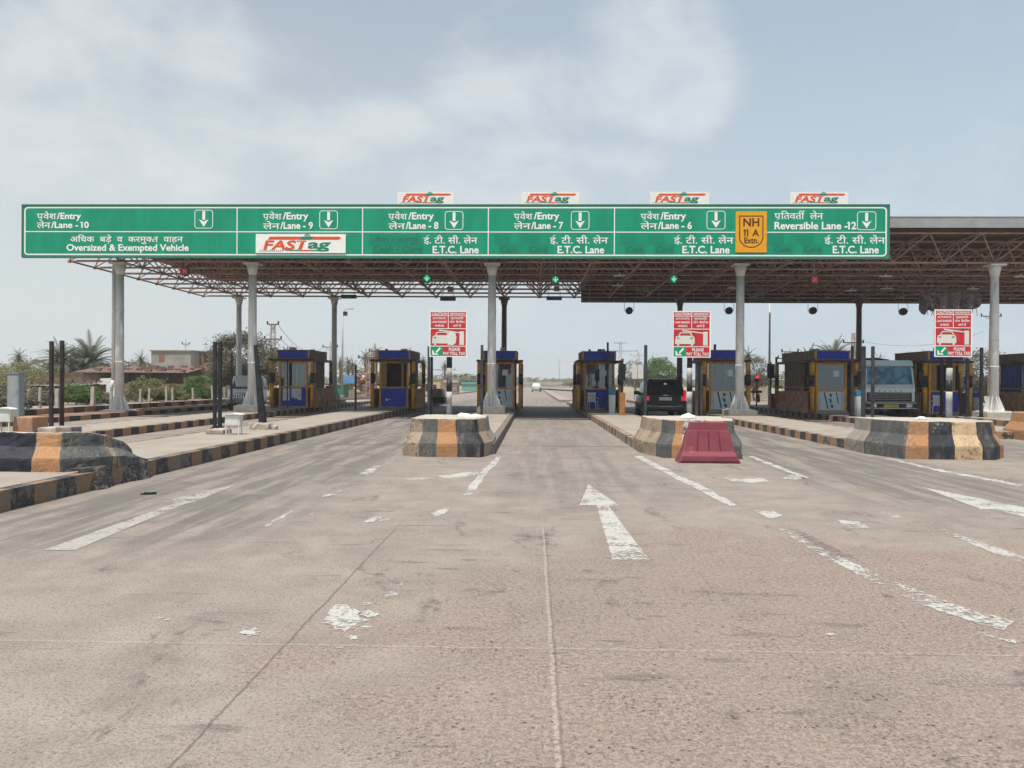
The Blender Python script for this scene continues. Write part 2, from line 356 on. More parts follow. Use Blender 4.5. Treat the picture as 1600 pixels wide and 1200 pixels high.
# lettering: glyph outlines from the built-in font, laid on a plane y = const facing -y
_tc = {}
def glyphs(body, bold):
    key = (body, bold)
    if key in _tc: return _tc[key]
    cu = bpy.data.curves.new('lettering_src', 'FONT'); cu.body = body; cu.size = 1; cu.resolution_u = 3; cu.offset = bold
    ob = bpy.data.objects.new('lettering_src', cu); col.objects.link(ob)
    dg = bpy.context.evaluated_depsgraph_get(); me = ob.evaluated_get(dg).to_mesh()
    vs = [(v.co.x, v.co.y) for v in me.vertices]; fs = [tuple(p.vertices) for p in me.polygons]
    bpy.data.objects.remove(ob); bpy.data.curves.remove(cu)
    _tc[key] = (vs, fs); return vs, fs
def text(mb, body, x0, x1, zb, size, y, mi=0, bold=.018, shear=0.0):
    """body fitted between x0 and x1, baseline zb. '^' = conjunct stroke under, '~' = hook above, '<' = tighten"""
    vs, fs = [], []; adv = 0.0; extra = []
    chunk = ''; chunks = []
    for ch in body+'\0':
        if ch == '1':
            if chunk: chunks.append(chunk)
            chunk = ''; chunks += ['1', '!']; continue
        if ch in '^~<\0':
            if chunk: chunks.append(chunk)
            chunk = ''
            if ch != '\0': chunks.append(ch)
        else: chunk += ch
    for c in chunks:
        if c == '<': adv -= .20; continue
        if c == '^': extra.append(('r', adv)); continue
        if c == '~': extra.append(('h', adv)); continue
        if c == '!': extra.append(('o', g0_)); adv += .08; continue
        if c[0] == ' ': adv += .26*(len(c)-len(c.lstrip()))
        v, f = glyphs(c, .010 if any(ord(q) > 2000 for q in c) else bold)
        if not v: continue
        k = len(vs); mn = min(p[0] for p in v); vs += [(p[0]-mn+adv, p[1]) for p in v]; fs += [tuple(k+i for i in q) for q in f]
        g0_ = adv; adv += max(p[0] for p in v)-mn+.26*(len(c)-len(c.rstrip()))+(.02 if any(ord(q) > 2000 for q in c) else .06)
    for kind, a in extra:
        k = len(vs)
        if kind == 'r': vs += [(a-.16, .06), (a-.12, .13), (a-.40, -.02), (a-.40, -.10)]
        elif kind == 'o': vs += [(a+.02, .73), (a+.02, .59), (a-.10, .52), (a-.10, .61)]
        else: vs += [(a-.13, .72), (a-.06, .72), (a-.02, .92), (a-.15, .95)]
        fs.append((k, k+1, k+2, k+3))
    a = min(p[0] for p in vs); b = max(p[0] for p in vs); sx = (x1-x0)/(b-a); k = len(mb.v)
    for p in vs: mb.v.append((x0+(p[0]-a)*sx+shear*p[1]*size, y, zb+p[1]*size))
    for q in fs: mb.f.append(tuple(k+i for i in q)); mb.mi.append(mi); mb.sm.append(False)
# common materials
m_white = mat('white_sheeting', (.78, .80, .76), .55, var=.04)
m_green = mat('sign_green', (.0005, .265, .150), .62, var=.09, scale=.9, bump=.35, bscale=1.3, dirt=.10, dirtc=(.03, .20, .13), stretch=(2.5, 1, .6))
m_greend = mat('sign_green_patch', (.0005, .222, .130), .7, var=.10, scale=14)
m_black = mat('black_paint', (.028, .028, .032), .5, var=.3)
m_steel = mat('grey_steel', (.30, .305, .31), .45, .2, var=.12, dirt=.2)
m_colpaint = mat('column_paint', (.66, .66, .64), .5, 0, var=.10, scale=2.5, dirt=.22, dirtc=(.20, .17, .15), stretch=(4, 4, .7))
m_colbrown = mat('column_primer', (.17, .125, .11), .6, 0, var=.2, scale=2.5, dirt=.3, dirtc=(.08, .06, .05), stretch=(4, 4, .7))
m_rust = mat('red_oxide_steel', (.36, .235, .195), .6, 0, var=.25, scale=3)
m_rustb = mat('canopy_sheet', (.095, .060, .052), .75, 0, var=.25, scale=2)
m_fascia = mat('grey_fascia', (.30, .31, .31), .5, .1, var=.08, scale=2, dirt=.15)
m_conc = mat('concrete', (.27, .24, .205), .9, 0, var=.15, scale=3, bump=.4, dirt=.25, dirtc=(.17, .15, .13))
m_concl = mat('pale_concrete', (.40, .37, .32), .9, 0, var=.14, scale=4, bump=.4, dirt=.3)
m_pave = mat('island_paving', (.275, .245, .208), .9, 0, var=.10, scale=1.2, bump=.3, dirt=.25, dirtc=(.27, .23, .19), dscale=.8)
m_wht = mat('white_paint', (.62, .62, .58), .5, var=.06, dirt=.12, dirtc=(.4, .37, .3))
m_yel = mat('yellow_orange_paint', (.56, .26, .03), .55, var=.22, scale=5, dirt=.25, dirtc=(.16, .09, .05))
m_blue = mat('blue_paint', (.010, .034, .34), .45, var=.18, scale=3, dirt=.1)
m_post = mat('dark_post_paint', (.020, .020, .024), .6, var=.35, scale=4, dirt=.2, dirtc=(.12, .09, .07))
m_postg = mat('grey_post_paint', (.040, .044, .052), .6, var=.3, scale=4, dirt=.2, dirtc=(.14, .10, .08))
m_brown = mat('brown_sheet', (.22, .145, .115), .7, var=.3, scale=6, dirt=.3, dirtc=(.07, .05, .045), stretch=(1, 3, .5))
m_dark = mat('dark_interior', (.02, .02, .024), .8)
m_red = mat('sign_red', (.50, .030, .040), .5, var=.08)
m_sgreen = mat('small_sign_green', (.01, .26, .14), .5, var=.06)
m_orange_worn = worn_over('orange_paint_worn', (.36, .185, .085), (.27, .21, .16), .36)
m_black_worn = worn_over('black_paint_worn', (.025, .028, .036), (.28, .26, .23), .26)
m_grey_worn = worn_over('grey_black_worn', (.075, .082, .082), (.20, .19, .17), .42)
m_bare_worn = worn_over('bare_speckled', (.31, .24, .175), (.11, .095, .08), .46)
m_tyre = mat('tyre_rubber', (.02, .02, .02), .85)
m_chrome = mat('chrome', (.6, .6, .6), .2, .9)
m_glassb = glass('booth_glass', (.36, .42, .45), .22)
m_glassd = glass('tinted_glass', (.10, .13, .14), .25)
# ================================================================== SETTING
rnd = random.Random(7)
def ground_mat():
    m = bpy.data.materials.new('dusty_ground'); m.use_nodes = True; t = m.node_tree
    p = t.nodes['Principled BSDF']; g = nd(t, 'ShaderNodeNewGeometry'); P = g.outputs['Position']
    c = mixc(t, ramp(t, noise_n(t, P, .12, 6, .6, .4), .4, .62), (.30, .25, .185), (.20, .19, .11))
    c = mixc(t, ramp(t, noise_n(t, P, 1.3, 6, .7), .5, .68, 0, .6), c, (.36, .31, .24))
    t.links.new(c, p.inputs['Base Color']); p.inputs['Roughness'].default_value = .95
    return m
g_ = MB().face([(-690, -35, -.06), (690, -35, -.06), (690, 890, -.06), (-690, 890, -.06)])
tag(g_.build('ground', ground_mat()), 'dusty pale brown ground around the toll plaza', kind='structure')
rd = MB()
edgeL = [(-17.9, -12), (-17.9, 62), (-15.5, 72), (-12.5, 84), (-10.6, 100), (-9.6, 130), (-9.0, 180), (-8.7, 246)]
edgeR = [(44, -12), (44, 56), (27, 62), (20, 75), (15.5, 100), (13.5, 130), (10.2, 180), (8.6, 246)]
rd.face([(x, y, 0) for x, y in edgeR]+[(x, y, 0) for x, y in reversed(edgeL)])
tag(rd.build('road', road_mat()), 'worn concrete road of the toll plaza lanes', kind='structure')
# kerb strip curving in along the left edge of the road beyond the booths
def strip(pts, wd, z0, z1, mb=None):
    mb = mb or MB(); L_ = []; R_ = []
    for i, (x, y) in enumerate(pts):
        a = Vector(pts[max(i-1, 0)]); b = Vector(pts[min(i+1, len(pts)-1)]); d = (b-a).normalized(); n = Vector((-d.y, d.x))
        L_.append((x+n.x*wd, y+n.y*wd)); R_.append((x, y))
    rings = [[(*l, z0), (*r, z0), (*r, z1), (*l, z1)] for l, r in zip(L_, R_)]
    return mb.loft(rings, smooth=False)
tag(strip(edgeL[1:], .35, -.05, .16).build('kerb', mat('kerb_far', (.26, .23, .20), .9, var=.2)), 'low kerb curving in along the far left road edge', kind='structure')
mr = strip([(1.9+.2, 66), (2.0, 90), (1.9, 130), (1.8, 180), (1.7, 244)], -1.0, .0, .22)
tag(mr.build('median', m_pave), 'pale raised median strip of the road beyond the booths', kind='structure')
# islands
IC = {k: -12.75+5.45*i for i, k in enumerate('ABCDEFG')}
IZ = .22
def island(name, x0, x1, y0, y1, z, label, nose=0.0, phase=0.0, wear=.45):
    km = kerb_mat('kerb_paint_'+name, .95, phase, wear, name in 'BC')
    root = empty('traffic_island', ((x0+x1)/2, y0, 0), label=label, cat='traffic island', group='raised islands between the toll lanes')
    root['kind'] = 'structure'
    cx, w_ = (x0+x1)/2, (x1-x0)/2
    pl = [(x0, y1), (x0, y0+nose), (cx-w_*.55, y0+nose*.25), (cx, y0), (cx+w_*.55, y0+nose*.25), (x1, y0+nose), (x1, y1)] if nose else [(x0, y1), (x0, y0), (x1, y0), (x1, y1)]
    kb = MB(); kb.prism_z([(x-cx, y-y0) for x, y in pl], 0, z); kb.build('kerb', km, root)
    k = .17; ins = [(cx+(x-cx)*(w_-k)/w_, max(y, y0+k*1.3) if y < y1 else y1-k) for x, y in pl]
    MB().prism_z([(x-cx, y-y0) for x, y in ins], z-.05, z+.006).build('paving', m_pave, root)
    return root
island('A', -13.95, -11.75, 19.6, 60, IZ, 'striped kerbed island with a leaning tapered black post left of lane nine', .8, .1, .30)
island('B', -8.75, -6.40, 6.5, 60, .26, 'long foreground kerbed island at left with faded orange and black kerb', 1.2, .3, .42)
island('C', -2.85, -.88, 17.9, 60, IZ, 'kerbed island behind the crash block left of the middle lane', 0, 0, .80)
island('D', 2.46, 4.5, 18.6, 60, IZ, 'kerbed island behind the red plastic barrier', 0, .2, .62)
island('E', 7.80, 10.2, 19.0, 68, IZ, 'kerbed island with yellow and black kerb behind the right crash block', 0, .0, .36)
island('F', 13.2, 15.65, 24.4, 60, IZ, 'kerbed island in front of the truck at right', 0, .3, .4)
island('G', 18.5, 21.1, 24.0, 60, IZ, 'kerbed island carrying the column at the right edge', 0, .1, .4)
island('H', 24.3, 26.7, 27.0, 60, IZ, 'kerbed island below the booth cut off by the right edge', 0, .3, .4)
island('I', 29.9, 32.2, 27.0, 60, IZ, 'farthest right kerbed island, mostly outside the view', 0, .3, .4)
# outer edge of the plaza: two kerb steps
o1 = MB().box(-19.7, -17.9, 20, 62, 0, .2); tag(o1.build('outer_kerb', [kerb_mat('kerb_paint_outer', 1.5, .2, .22)]), 'black and orange striped kerb step along the left edge of the plaza', kind='structure')
o2 = MB().box(-20.1, -19.72, 18, 62, 0, .43); tag(o2.build('outer_kerb', [kerb_mat('kerb_paint_outer_b', 1.7, .9, .22)]), 'upper striped kerb step below the roadside fence', kind='structure')
o3 = MB().box(-26, -20.12, 10, 70, -.05, .36); tag(o3.build('verge', m_conc), 'bare verge between the outer kerb and the post fence', kind='structure')
# road markings: outlines taken down onto the road as worn paint sheets
mk1, mk2, mk3 = marking_mat('lane_paint', .50), marking_mat('lane_paint_faded', .37), marking_mat('lane_paint_dull', .50, (.34, .325, .29))
def marking(name, px, m, label, z=.004):
    tag(MB().face([(*G(*p), z) for p in px]).build(name, m), label, kind='structure')
marking('lane_arrow', [(919, 757), (969, 791), (951, 791), (1014, 875), (957, 875), (932, 790), (905, 790)], mk1, 'white straight arrow painted in the middle lane')
marking('lane_arrow', [(372, 757), (302, 785), (289, 788), (118, 860), (68, 860), (275, 786), (257, 785), (290, 774)], mk3, 'faded white arrow painted in the left lane')
marking('lane_arrow', [(1440, 761), (1600, 793), (1690, 812), (1720, 838), (1600, 808), (1556, 797), (1532, 796)], mk1, 'white arrow painted in the right lane')
def ragged(px, r=2.0, n=5):
    out = []
    for i in range(len(px)):
        a, b = px[i], px[(i+1) % len(px)]; ln = math.hypot(b[0]-a[0], b[1]-a[1]); k = max(1, min(40, int(ln/n)))
        for j in range(k):
            t = j/k; out.append((a[0]+(b[0]-a[0])*t+rnd.uniform(-r, r), a[1]+(b[1]-a[1])*t+rnd.uniform(-r, r)*.35))
    return out
LN = [([(992, 713), (1005, 713), (1062, 744), (1100, 760), (1152, 790), (1140, 791), (1085, 762), (1045, 743)], mk1, 'lane_line', 'white lane line running from the red barrier'),
 ([(1168, 713), (1176, 713), (1268, 748), (1258, 749)], mk1, 'lane_line', 'white lane line right of the red barrier'),
 ([(1380, 716), (1388, 716), (1470, 734), (1600, 758), (1592, 760), (1450, 733)], mk1, 'lane_line', 'white lane line from the right crash block'),
 ([(1215, 826), (1232, 826), (1290, 860), (1350, 888), (1440, 925), (1500, 948), (1586, 972), (1566, 986), (1520, 972), (1455, 952), (1400, 928), (1330, 893), (1270, 861)], mk2, 'lane_line', 'long ragged white lane line at lower right'),
 ([(1520, 986), (1590, 1000), (1585, 1006), (1530, 994)], mk2, 'paint_patch', 'small ragged white stroke below the long lane line'),
 ([(1463, 828), (1475, 828), (1540, 850), (1605, 872), (1605, 884), (1530, 856)], mk2, 'lane_line', 'ragged white lane line at the right edge'),
 ([(1307, 813), (1342, 816), (1363, 827), (1328, 826)], mk2, 'paint_patch', 'small white paint patch between two right lane lines'),
 ([(1377, 800), (1402, 804), (1412, 811), (1390, 809)], mk2, 'paint_patch', 'smallest white paint patch below the right arrow'),
 ([(1176, 798), (1206, 799), (1223, 806), (1204, 811)], mk1, 'paint_patch', 'white triangle of paint at the end of the lane line'),
 ([(1108, 746), (1140, 748), (1190, 748), (1202, 752), (1180, 755), (1150, 752)], mk1, 'paint_patch', 'white hatch stroke in front of the red barrier'),
 ([(1217, 746), (1240, 743), (1262, 748), (1240, 750)], mk1, 'paint_patch', 'short white hatch stroke touching the right lane line'),
 ([(776, 714), (786, 713), (765, 736), (737, 774), (724, 774), (748, 740)], mk1, 'lane_line', 'white lane line from the middle crash block'),
 ([(682, 744), (747, 736), (750, 741), (700, 749)], mk1, 'paint_patch', 'white hatch stroke left of the middle lane line'),
 ([(632, 748), (650, 746), (676, 748), (655, 752)], mk2, 'paint_patch', 'short white stroke left of the hatch stroke'),
 ([(675, 802), (690, 796), (703, 793), (696, 803), (680, 807)], mk1, 'paint_patch', 'small white patch below the middle lane line'),
 ([(568, 817), (575, 811), (588, 807), (611, 811), (600, 815), (585, 816)], mk1, 'paint_patch', 'white patch in the left middle of the road'),
 ([(560, 742), (582, 730), (594, 727), (586, 738), (572, 743)], mk1, 'lane_line', 'short worn lane dash near the left island'),
 ([(503, 777), (520, 768), (536, 765), (524, 773)], mk2, 'lane_line', 'very faint lane dash left of the white patch'),
 ([(412, 822), (455, 798), (460, 799), (418, 823)], mk2, 'lane_line', 'thin faint lane line left of the long slab joint'),
 ([(484, 803), (500, 801), (506, 805), (490, 807)], mk2, 'paint_patch', 'faint white fleck beside the thin lane line')]
for p, m, nme, lb in LN: marking(nme, ragged(p, 2.2), m, lb)
def splat(cx, cy, rx, ry, n=30, j=.45):
    return [(cx+rx*math.cos(2*math.pi*i/n)*(1+rnd.uniform(-j, j*.5)), cy+ry*math.sin(2*math.pi*i/n)*(1+rnd.uniform(-j, j*.5))) for i in range(n)]
for cx, cy, rx, ry, lb in ((536, 966, 36, 19, 'largest white paint splash on the near road'), (576, 960, 18, 5, 'white paint streak touching the largest splash'), (570, 979, 13, 5, 'white fleck under the largest splash'),
    (552, 997, 9, 4, 'small white fleck below the largest splash'), (257, 967, 12, 4, 'white fleck at lower left of the road'), (390, 988, 17, 7, 'faint white smear at lower left'), (612, 930, 11, 4, 'white fleck above the largest splash'),
    (627, 914, 6, 4, 'tiny white fleck farther above the largest splash'), (530, 1012, 8, 2, 'tiny white streak on the slab joint'), (572, 944, 8, 3, 'small white fleck at the top of the splash'), (1298, 992, 10, 2, 'tiny white fleck left of the long lane line')):
    marking('paint_splash', splat(cx, cy, rx, ry), mk1 if rx > 20 else mk2, lb)
# small litter
lx, ly = G(226, 773); lt = MB()
for i in range(4):
    a = i*1.3; lt.box(lx-.05+.04*i, lx+.02+.04*i, ly-.02+.015*i, ly+.02+.015*i, .004, .02+.012*(i % 2))
tag(lt.build('litter', m_black, loc=(lx, ly, 0)), 'small dark scrap of litter lying in the left lane', 'litter')
# ================================================================== CANOPY
YF, YB, ZB, ZT = 35.6, 50.2, 6.95, 8.05
xs = [-20.9, -18.6, -16.6, -14.57, -12.55]+[-12.55+2.136*i for i in range(1, 6)]+[-1.87+2.184*i for i in range(1, 6)]+[9.05+2.2*i for i in range(1, 12)]
ys = [YF+(YB-YF)/7*k for k in range(8)]
can = empty('toll_canopy', (0, YF, 0), label='long space frame canopy roof on grey columns over the toll lanes', cat='canopy')
def cpart(mb, name, m, parent=None): return mb.move((0, -YF, 0)).build(name, m, parent or can)
tr = MB(); jt = MB()
txs = [xs[0]-1.0]+[(a+b)/2 for a, b in zip(xs, xs[1:])]+[xs[-1]+1.1]; dy = (YB-YF)/7
tys = [YF-dy/2]+[(a+b)/2 for a, b in zip(ys, ys[1:])]+[YB+dy/2]
txs = txs[1:]
for y in ys:
    tr.tube((xs[0], y, ZB), (xs[-1], y, ZB), .050, n=6)
for x in xs: tr.tube((x, ys[0], ZB), (x, ys[-1], ZB), .044, n=5)
for y in tys: tr.tube((txs[0], y, ZT), (txs[-1], y, ZT), .050, n=6)
for x in txs: tr.tube((x, tys[0], ZT), (x, tys[-1], ZT), .044, n=5)
for i, x in enumerate(xs):
    for j, y in enumerate(ys):
        tr.tube((x, y, ZB-.08), (x, y, ZB+.08), .08, n=6)
        for a in (-1, 0):
            if not 0 <= i+a < len(txs): continue
            for b in (0, 1):
                tr.tube((x, y, ZB), (txs[i+a], tys[j+b], ZT), .033, n=4, caps=False)
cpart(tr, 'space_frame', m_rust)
pu = MB()
for k in range(16):
    y = tys[0]-.5+k*(tys[-1]-tys[0]+.9)/15; pu.box(-20.5, xs[-1]+1, y-.04, y+.04, ZT+.16, ZT+.30)
for x in txs:
    for y in tys: pu.tube((x, y, ZT), (x, y, ZT+.17), .04, n=4)
cpart(pu, 'purlins', mat('dark_purlin', (.13, .08, .07), .7, var=.2))
rf = MB(); yy0, yy1 = tys[0]-.6, tys[-1]+.55
n = 260; x0, x1 = -20.7, xs[-1]+1.2; pts = []
for i in range(n+1):
    x = x0+(x1-x0)*i/n; pts.append((x, ZT+.31+(.05 if i % 2 else 0)))
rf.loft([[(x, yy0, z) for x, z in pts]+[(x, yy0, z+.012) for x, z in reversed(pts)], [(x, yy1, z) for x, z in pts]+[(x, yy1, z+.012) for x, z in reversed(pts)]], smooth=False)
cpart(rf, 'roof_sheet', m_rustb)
fs = MB(); fs.box(x0, x1, yy0-.06, yy0-.02, ZT+.10, ZT+.53)
fs.box(x0, x1, yy0-.075, yy0-.005, ZT+.53, ZT+.57)
fs.box(x0, x1, yy1+.02, yy1+.06, ZT+.10, ZT+.53); fs.box(x0-.05, x0-.01, yy0, yy1, ZT+.10, ZT+.53); fs.box(x1+.01, x1+.05, yy0, yy1, ZT+.10, ZT+.53)
cpart(fs, 'fascia', m_fascia)
# white boxes standing in for louvre strips of light coming through at the roof
for (px, py, Yq) in ((1384, 438, 39), (1385, 455, 44), (1145, 455, 44), (965, 452, 43), (968, 437, 39), (1330, 455, 45), (1595, 440, 39), (1520, 456, 44)):
    x, z = V(px, py, Yq); z = ZB-.12
    lm = MB().box(x-.28, x+.28, Yq-.12, Yq+.12, z-.05, z, bev=.015).box(x-.03, x+.03, Yq-.03, Yq+.03, z, z+.10)
    tag(lm.build('roof_light_strip', m_white, loc=(x, Yq, z)), 'flat white box standing in for light through the canopy roof', 'lamp', 'flat white boxes standing in for light through the roof')
# columns
def column(x, y, m, r=.185, zb=IZ, ped=.32, pipe=False):
    lx = x; f = MB(); f.tube((lx, y-YF, zb+ped+.04), (lx, y-YF, ZB-.50), r*1.08, r*.92, n=20)
    for z in (2.4, 3.55, 4.75): f.tube((lx, y-YF, z), (lx, y-YF, z+.035), r*1.10, n=20)
    c = f.build('column', m, can)
    h = MB(); h.tube((lx, y-YF, ZB-.62), (lx, y-YF, ZB-.16), r*.93, r*1.5, n=20); h.box(lx-.34, lx+.34, y-YF-.34, y-YF+.34, ZB-.16, ZB-.085)
    h.build('capital', m, c)
    g = MB()
    for k in range(8):
        a = k*math.pi/4; ca, sa = math.cos(a), math.sin(a); t_ = (-sa*.012, ca*.012)
        P = [(r*.9, zb+ped+.75), (r*.9, zb+ped+.03), (r+.24, zb+ped+.03), (r+.24, zb+ped+.10)]
        g.loft([[(lx+ca*q+t_[0]*s, y-YF+sa*q+t_[1]*s, z) for q, z in P] for s in (-1, 1)], smooth=False)
    g.box(lx-.5, lx+.5, y-YF-.5, y-YF+.5, zb+ped, zb+ped+.03)
    g.build('base_plate', m, c)
    MB().box(lx-.62, lx+.62, y-YF-.62, y-YF+.62, zb-.02, zb+ped, bev=.03).build('pedestal', m_concl, c)
    if pipe:
        q = MB().path([(lx-.33, y-YF-.1, .3), (lx-.30, y-YF-.1, 1.1), (lx-.24, y-YF-.1, 1.6), (lx-.22, y-YF-.1, ZB-.2)], .07, 10); q.build('downpipe', m_colpaint, c)
    return c
for x, zb, pd, pp in ((-18.6, .2, .06, True), (-12.58, IZ, .3, False), (-1.87, IZ, .3, False), (9.05, IZ, .24, False), (20.05, IZ, .24, False), (31.05, IZ, .24, False)):
    column(x, YF, m_colpaint, .185, zb, pd, pp)
for x, m in ((-18.6, m_colpaint), (-12.55, m_colpaint), (-1.87, m_colbrown), (9.05, m_colbrown), (20.05, m_colbrown), (31.05, m_colbrown)):
    column(x, YB, m, .17, IZ, .25)
# opposite direction sign board hung on the rear edge, seen from behind
x0 = V(908, 468, 51.5)[0]
rb = empty('rear_sign_board', (x0, 51.5, 6.75), label='dark back of the sign board on the rear edge of the canopy', cat='sign board')
MB().box(0, 30, .0, .08, 0, 1.85).build('panel', mat('board_back', (.055, .045, .045), .7, var=.3, scale=1.5), rb)
fb = MB()
for k in range(14): fb.box(.5+k*2.2, .58+k*2.2, -.07, -.003, .02, 1.83)
for z in (.05, .9, 1.72): fb.box(0, 30, -.13, -.072, z, z+.07)
fb.build('stiffener', m_rust, rb)
# torn dark cloth hanging from the canopy by the right warning sign
tx, tz = V(1490, 470, 34.9); mb = MB()
for k in range(5):
    nx = 26; rows = []
    for j in range(7):
        rows.append([(tx-1.35+2.5*i/nx, 34.9+k*.07+.10*math.sin(i*1.1+k)+.05*rnd.random(), tz+.35-(.98*(.35+.75*noise.noise(Vector((i*.33, k*1.7, 3)))**2+.45*(1-abs(i/nx-.48)**2*2)))*j/6) for i in range(nx+1)])
    for j in range(6):
        for i in range(nx):
            if rnd.random() < .94: mb.face([rows[j][i], rows[j][i+1], rows[j+1][i+1], rows[j+1][i]])
for k in range(40):
    a = rnd.uniform(-1.3, 1.1); mb.tube((tx+a, 35, tz+.3), (tx+a+rnd.uniform(-.25, .25), 34.9, tz-rnd.uniform(.2, .7)), .012, n=4)
tag(mb.build('torn_cloth', mat('dark_cloth', (.10, .075, .07), .95, var=.5, scale=8), loc=(tx, 35, tz), fix=False), 'torn dark cloth and wires hanging from the canopy above the right warning sign', 'cloth')
# ================================================================== OVERHEAD SIGN
YS = 33.0
def S(px, py): return V(px, py, YS)
sx0, sz1 = S(36, 321); sx1, sz0 = S(1388, 403); sz0 = S(36, 400)[1]*.5+sz0*.5; sz1 = sz1*.5+S(1388, 322)[1]*.5
sg = empty('overhead_sign', (sx0, YS, sz0), label='long green overhead lane sign with white lettering along the canopy front', cat='sign')
def spart(mb, name, m, parent=None): return mb.move((-sx0, -YS, -sz0)).build(name, m, parent or sg)
spart(MB().box(sx0, sx1, YS, YS+.12, sz0, sz1), 'panel', m_green)
fr = MB(); e = .035
fr.box(sx0-.05, sx1+.05, YS-.02, YS+.14, sz1+.002, sz1+.06); fr.box(sx0-.05, sx1+.05, YS-.02, YS+.14, sz0-.06, sz0-.002)
fr.box(sx0-.05, sx0-.002, YS-.02, YS+.14, sz0, sz1); fr.box(sx1+.002, sx1+.05, YS-.02, YS+.14, sz0, sz1)
for k in range(16):
    x = sx0+1.1+k*2.2; fr.box(x-.03, x+.03, YS+.15, YS+.9, sz1-.45, sz1-.38); fr.box(x-.03, x+.03, YS+.15, YS+1.5, sz0+.16, sz0+.22)
    fr.box(x-.04, x+.04, YS+.13, YS+.19, sz0+.02, sz1-.02)
spart(fr, 'frame', mat('sign_frame', (.06, .16, .12), .6, .2))
ln = MB(); yb = YS-.004; t_ = .045
def bar(x0, x1, z0, z1, y=yb, mi=0, mb=None): (mb or ln).box(x0, x1, y-.003, y+.001, z0, z1, mi)
def rect_round(mb, x0, x1, z0, z1, r, t, y, n=6, mi=0):
    out, inn = [], []
    for cx, cz, a0 in ((x1-r, z1-r, 0), (x0+r, z1-r, 90), (x0+r, z0+r, 180), (x1-r, z0+r, 270)):
        for i in range(n+1):
            a = R(a0+90*i/n); out.append((cx+r*math.cos(a), y, cz+r*math.sin(a))); inn.append((cx+(r-t)*math.cos(a), y, cz+(r-t)*math.sin(a)))
    k = len(mb.v); m_ = len(out); mb.v += out+inn
    for i in range(m_):
        j = (i+1) % m_; mb.f.append((k+i, k+j, k+m_+j, k+m_+i)); mb.mi.append(mi); mb.sm.append(False)
zt, zl, zm = sz1-.06, sz0+.07, S(700, 362.5)[1]
rect_round(ln, sx0+.06, sx1-.07, zl-.02, zt+.01, .16, .055, yb)
for px in (370.5, 566.5, 763, 960): x = S(px, 360)[0]; bar(x-.02, x+.02, zl, zt, yb-.0015)
nhx0, nhx1 = S(1149, 360)[0], S(1198, 360)[0]
bar(sx0+.1, nhx0, zm-.02, zm+.02); bar(nhx1, sx1-.12, zm-.02, zm+.02)
spart(ln, 'border_lines', m_white)
lt = MB(); ly_ = YS-.008
def T(body, a, b, py, size=.365, y=ly_, bold=.026, shear=0.0, mb=None, mi=0):
    xa, z = S(a, py); xb = S(b, py)[0]; text(mb or lt, body, xa, xb, z, size, y, mi, bold, shear)
T('प^वेश', 58, 88, 342.5); T('/Entry', 89, 127, 342); T('लेन', 58, 79, 356.5); T('/Lane - 10', 80, 139, 356)
spart(lt, 'lettering', m_white); lt = MB()
T('अिधक  बडे़  व  करमुक<त  वाहन', 110, 286, 378, .34); T('Oversized & Exempted Vehicle', 104, 295, 391.5, .38)
spart(lt, 'lettering', m_white); lt = MB()
for dx, n_, bx in ((411, '9', 489), (607, '8', 685), (803, '7', 880), (1001, '6', 1081)):
    T('प^वेश', dx, dx+29, 343); T('/Entry', dx+31, dx+(71 if dx != 607 else 71), 342.5, .40)
    T('लेन', dx, dx+26, 358); T('/Lane - '+n_, dx+27, bx, 357.5, .40)
    spart(lt, 'lettering', m_white); lt = MB()
for a, b, c, d in ((662, 746, 676, 748), (859, 950, 871, 944), (1053, 1146, 1066, 1140), (1288, 1383, 1301, 1373)):
    T('ई. टी. सी. लेन', a, b, 380.5, .38); T('E.T.C. Lane', c, d, 395.5, .42)
    spart(lt, 'lettering', m_white); lt = MB()
T('प^ितवती~  लेन', 1210, 1286, 342.5, .38); T('Reversible Lane -12', 1210, 1338, 358, .42)
spart(lt, 'lettering', m_white)
for px0, px1, a in ((304, 333, 328), (499, 528, 329), (695, 724, 330), (892, 921, 330), (1104, 1133.5, 329.5), (1339, 1369, 330.5)):
    ab = MB(); xa, za = S(px0, a+29); xb, zb_ = S(px1, a)
    rect_round(ab, xa, xb, za, zb_, .12, .028, ly_); cx = (xa+xb)/2
    ab.face([(cx-.06, ly_, zb_-.05), (cx+.06, ly_, zb_-.05), (cx+.06, ly_, za+.36), (cx-.06, ly_, za+.36)])
    ab.face([(cx-.20, ly_-.001, za+.38), (cx, ly_-.001, za+.06), (cx+.20, ly_-.001, za+.38), (cx, ly_-.001, za+.29)])
    spart(ab, 'lane_arrow_box', m_white)
# dark strips where old words were covered over, their letters still faintly showing
cv = MB(); fl = MB(); m_faint = mat('sign_green_faint', (.010, .135, .085), .6)
def patch(a, b, c, d, y=YS-.005):
    x0, z0 = S(a, d); x1, z1 = S(b, c); cv = MB(); cv.box(x0, x1, y-.0012, y+.0005, z0, z1); spart(cv, 'cover_patch', m_greend)
patch(577, 658, 367, 381); patch(582, 661, 382.5, 396, YS-.0053)
T('Cash / Card', 583, 660, 394, .36, YS-.0068, mb=fl); T('कैश / कार्ड', 583, 655, 379, .30, YS-.0068, mb=fl)
for o in (770, 967, 1198):
    patch(o+2, o+27, 366, 381, YS-.0048); patch(o+45, o+72, 367, 381, YS-.0051); patch(o+9, o+41, 382, 397, YS-.0056); patch(o+55, o+87, 382, 397, YS-.0059)
    spart(fl, 'faint_lettering', m_faint); fl = MB()
    T('Cash', o+12, o+38, 394, .32, YS-.008, mb=fl); T('Card', o+58, o+84, 394, .32, YS-.008, mb=fl)
spart(fl, 'faint_lettering', mat('sign_green_faint', (.010, .135, .085), .6))
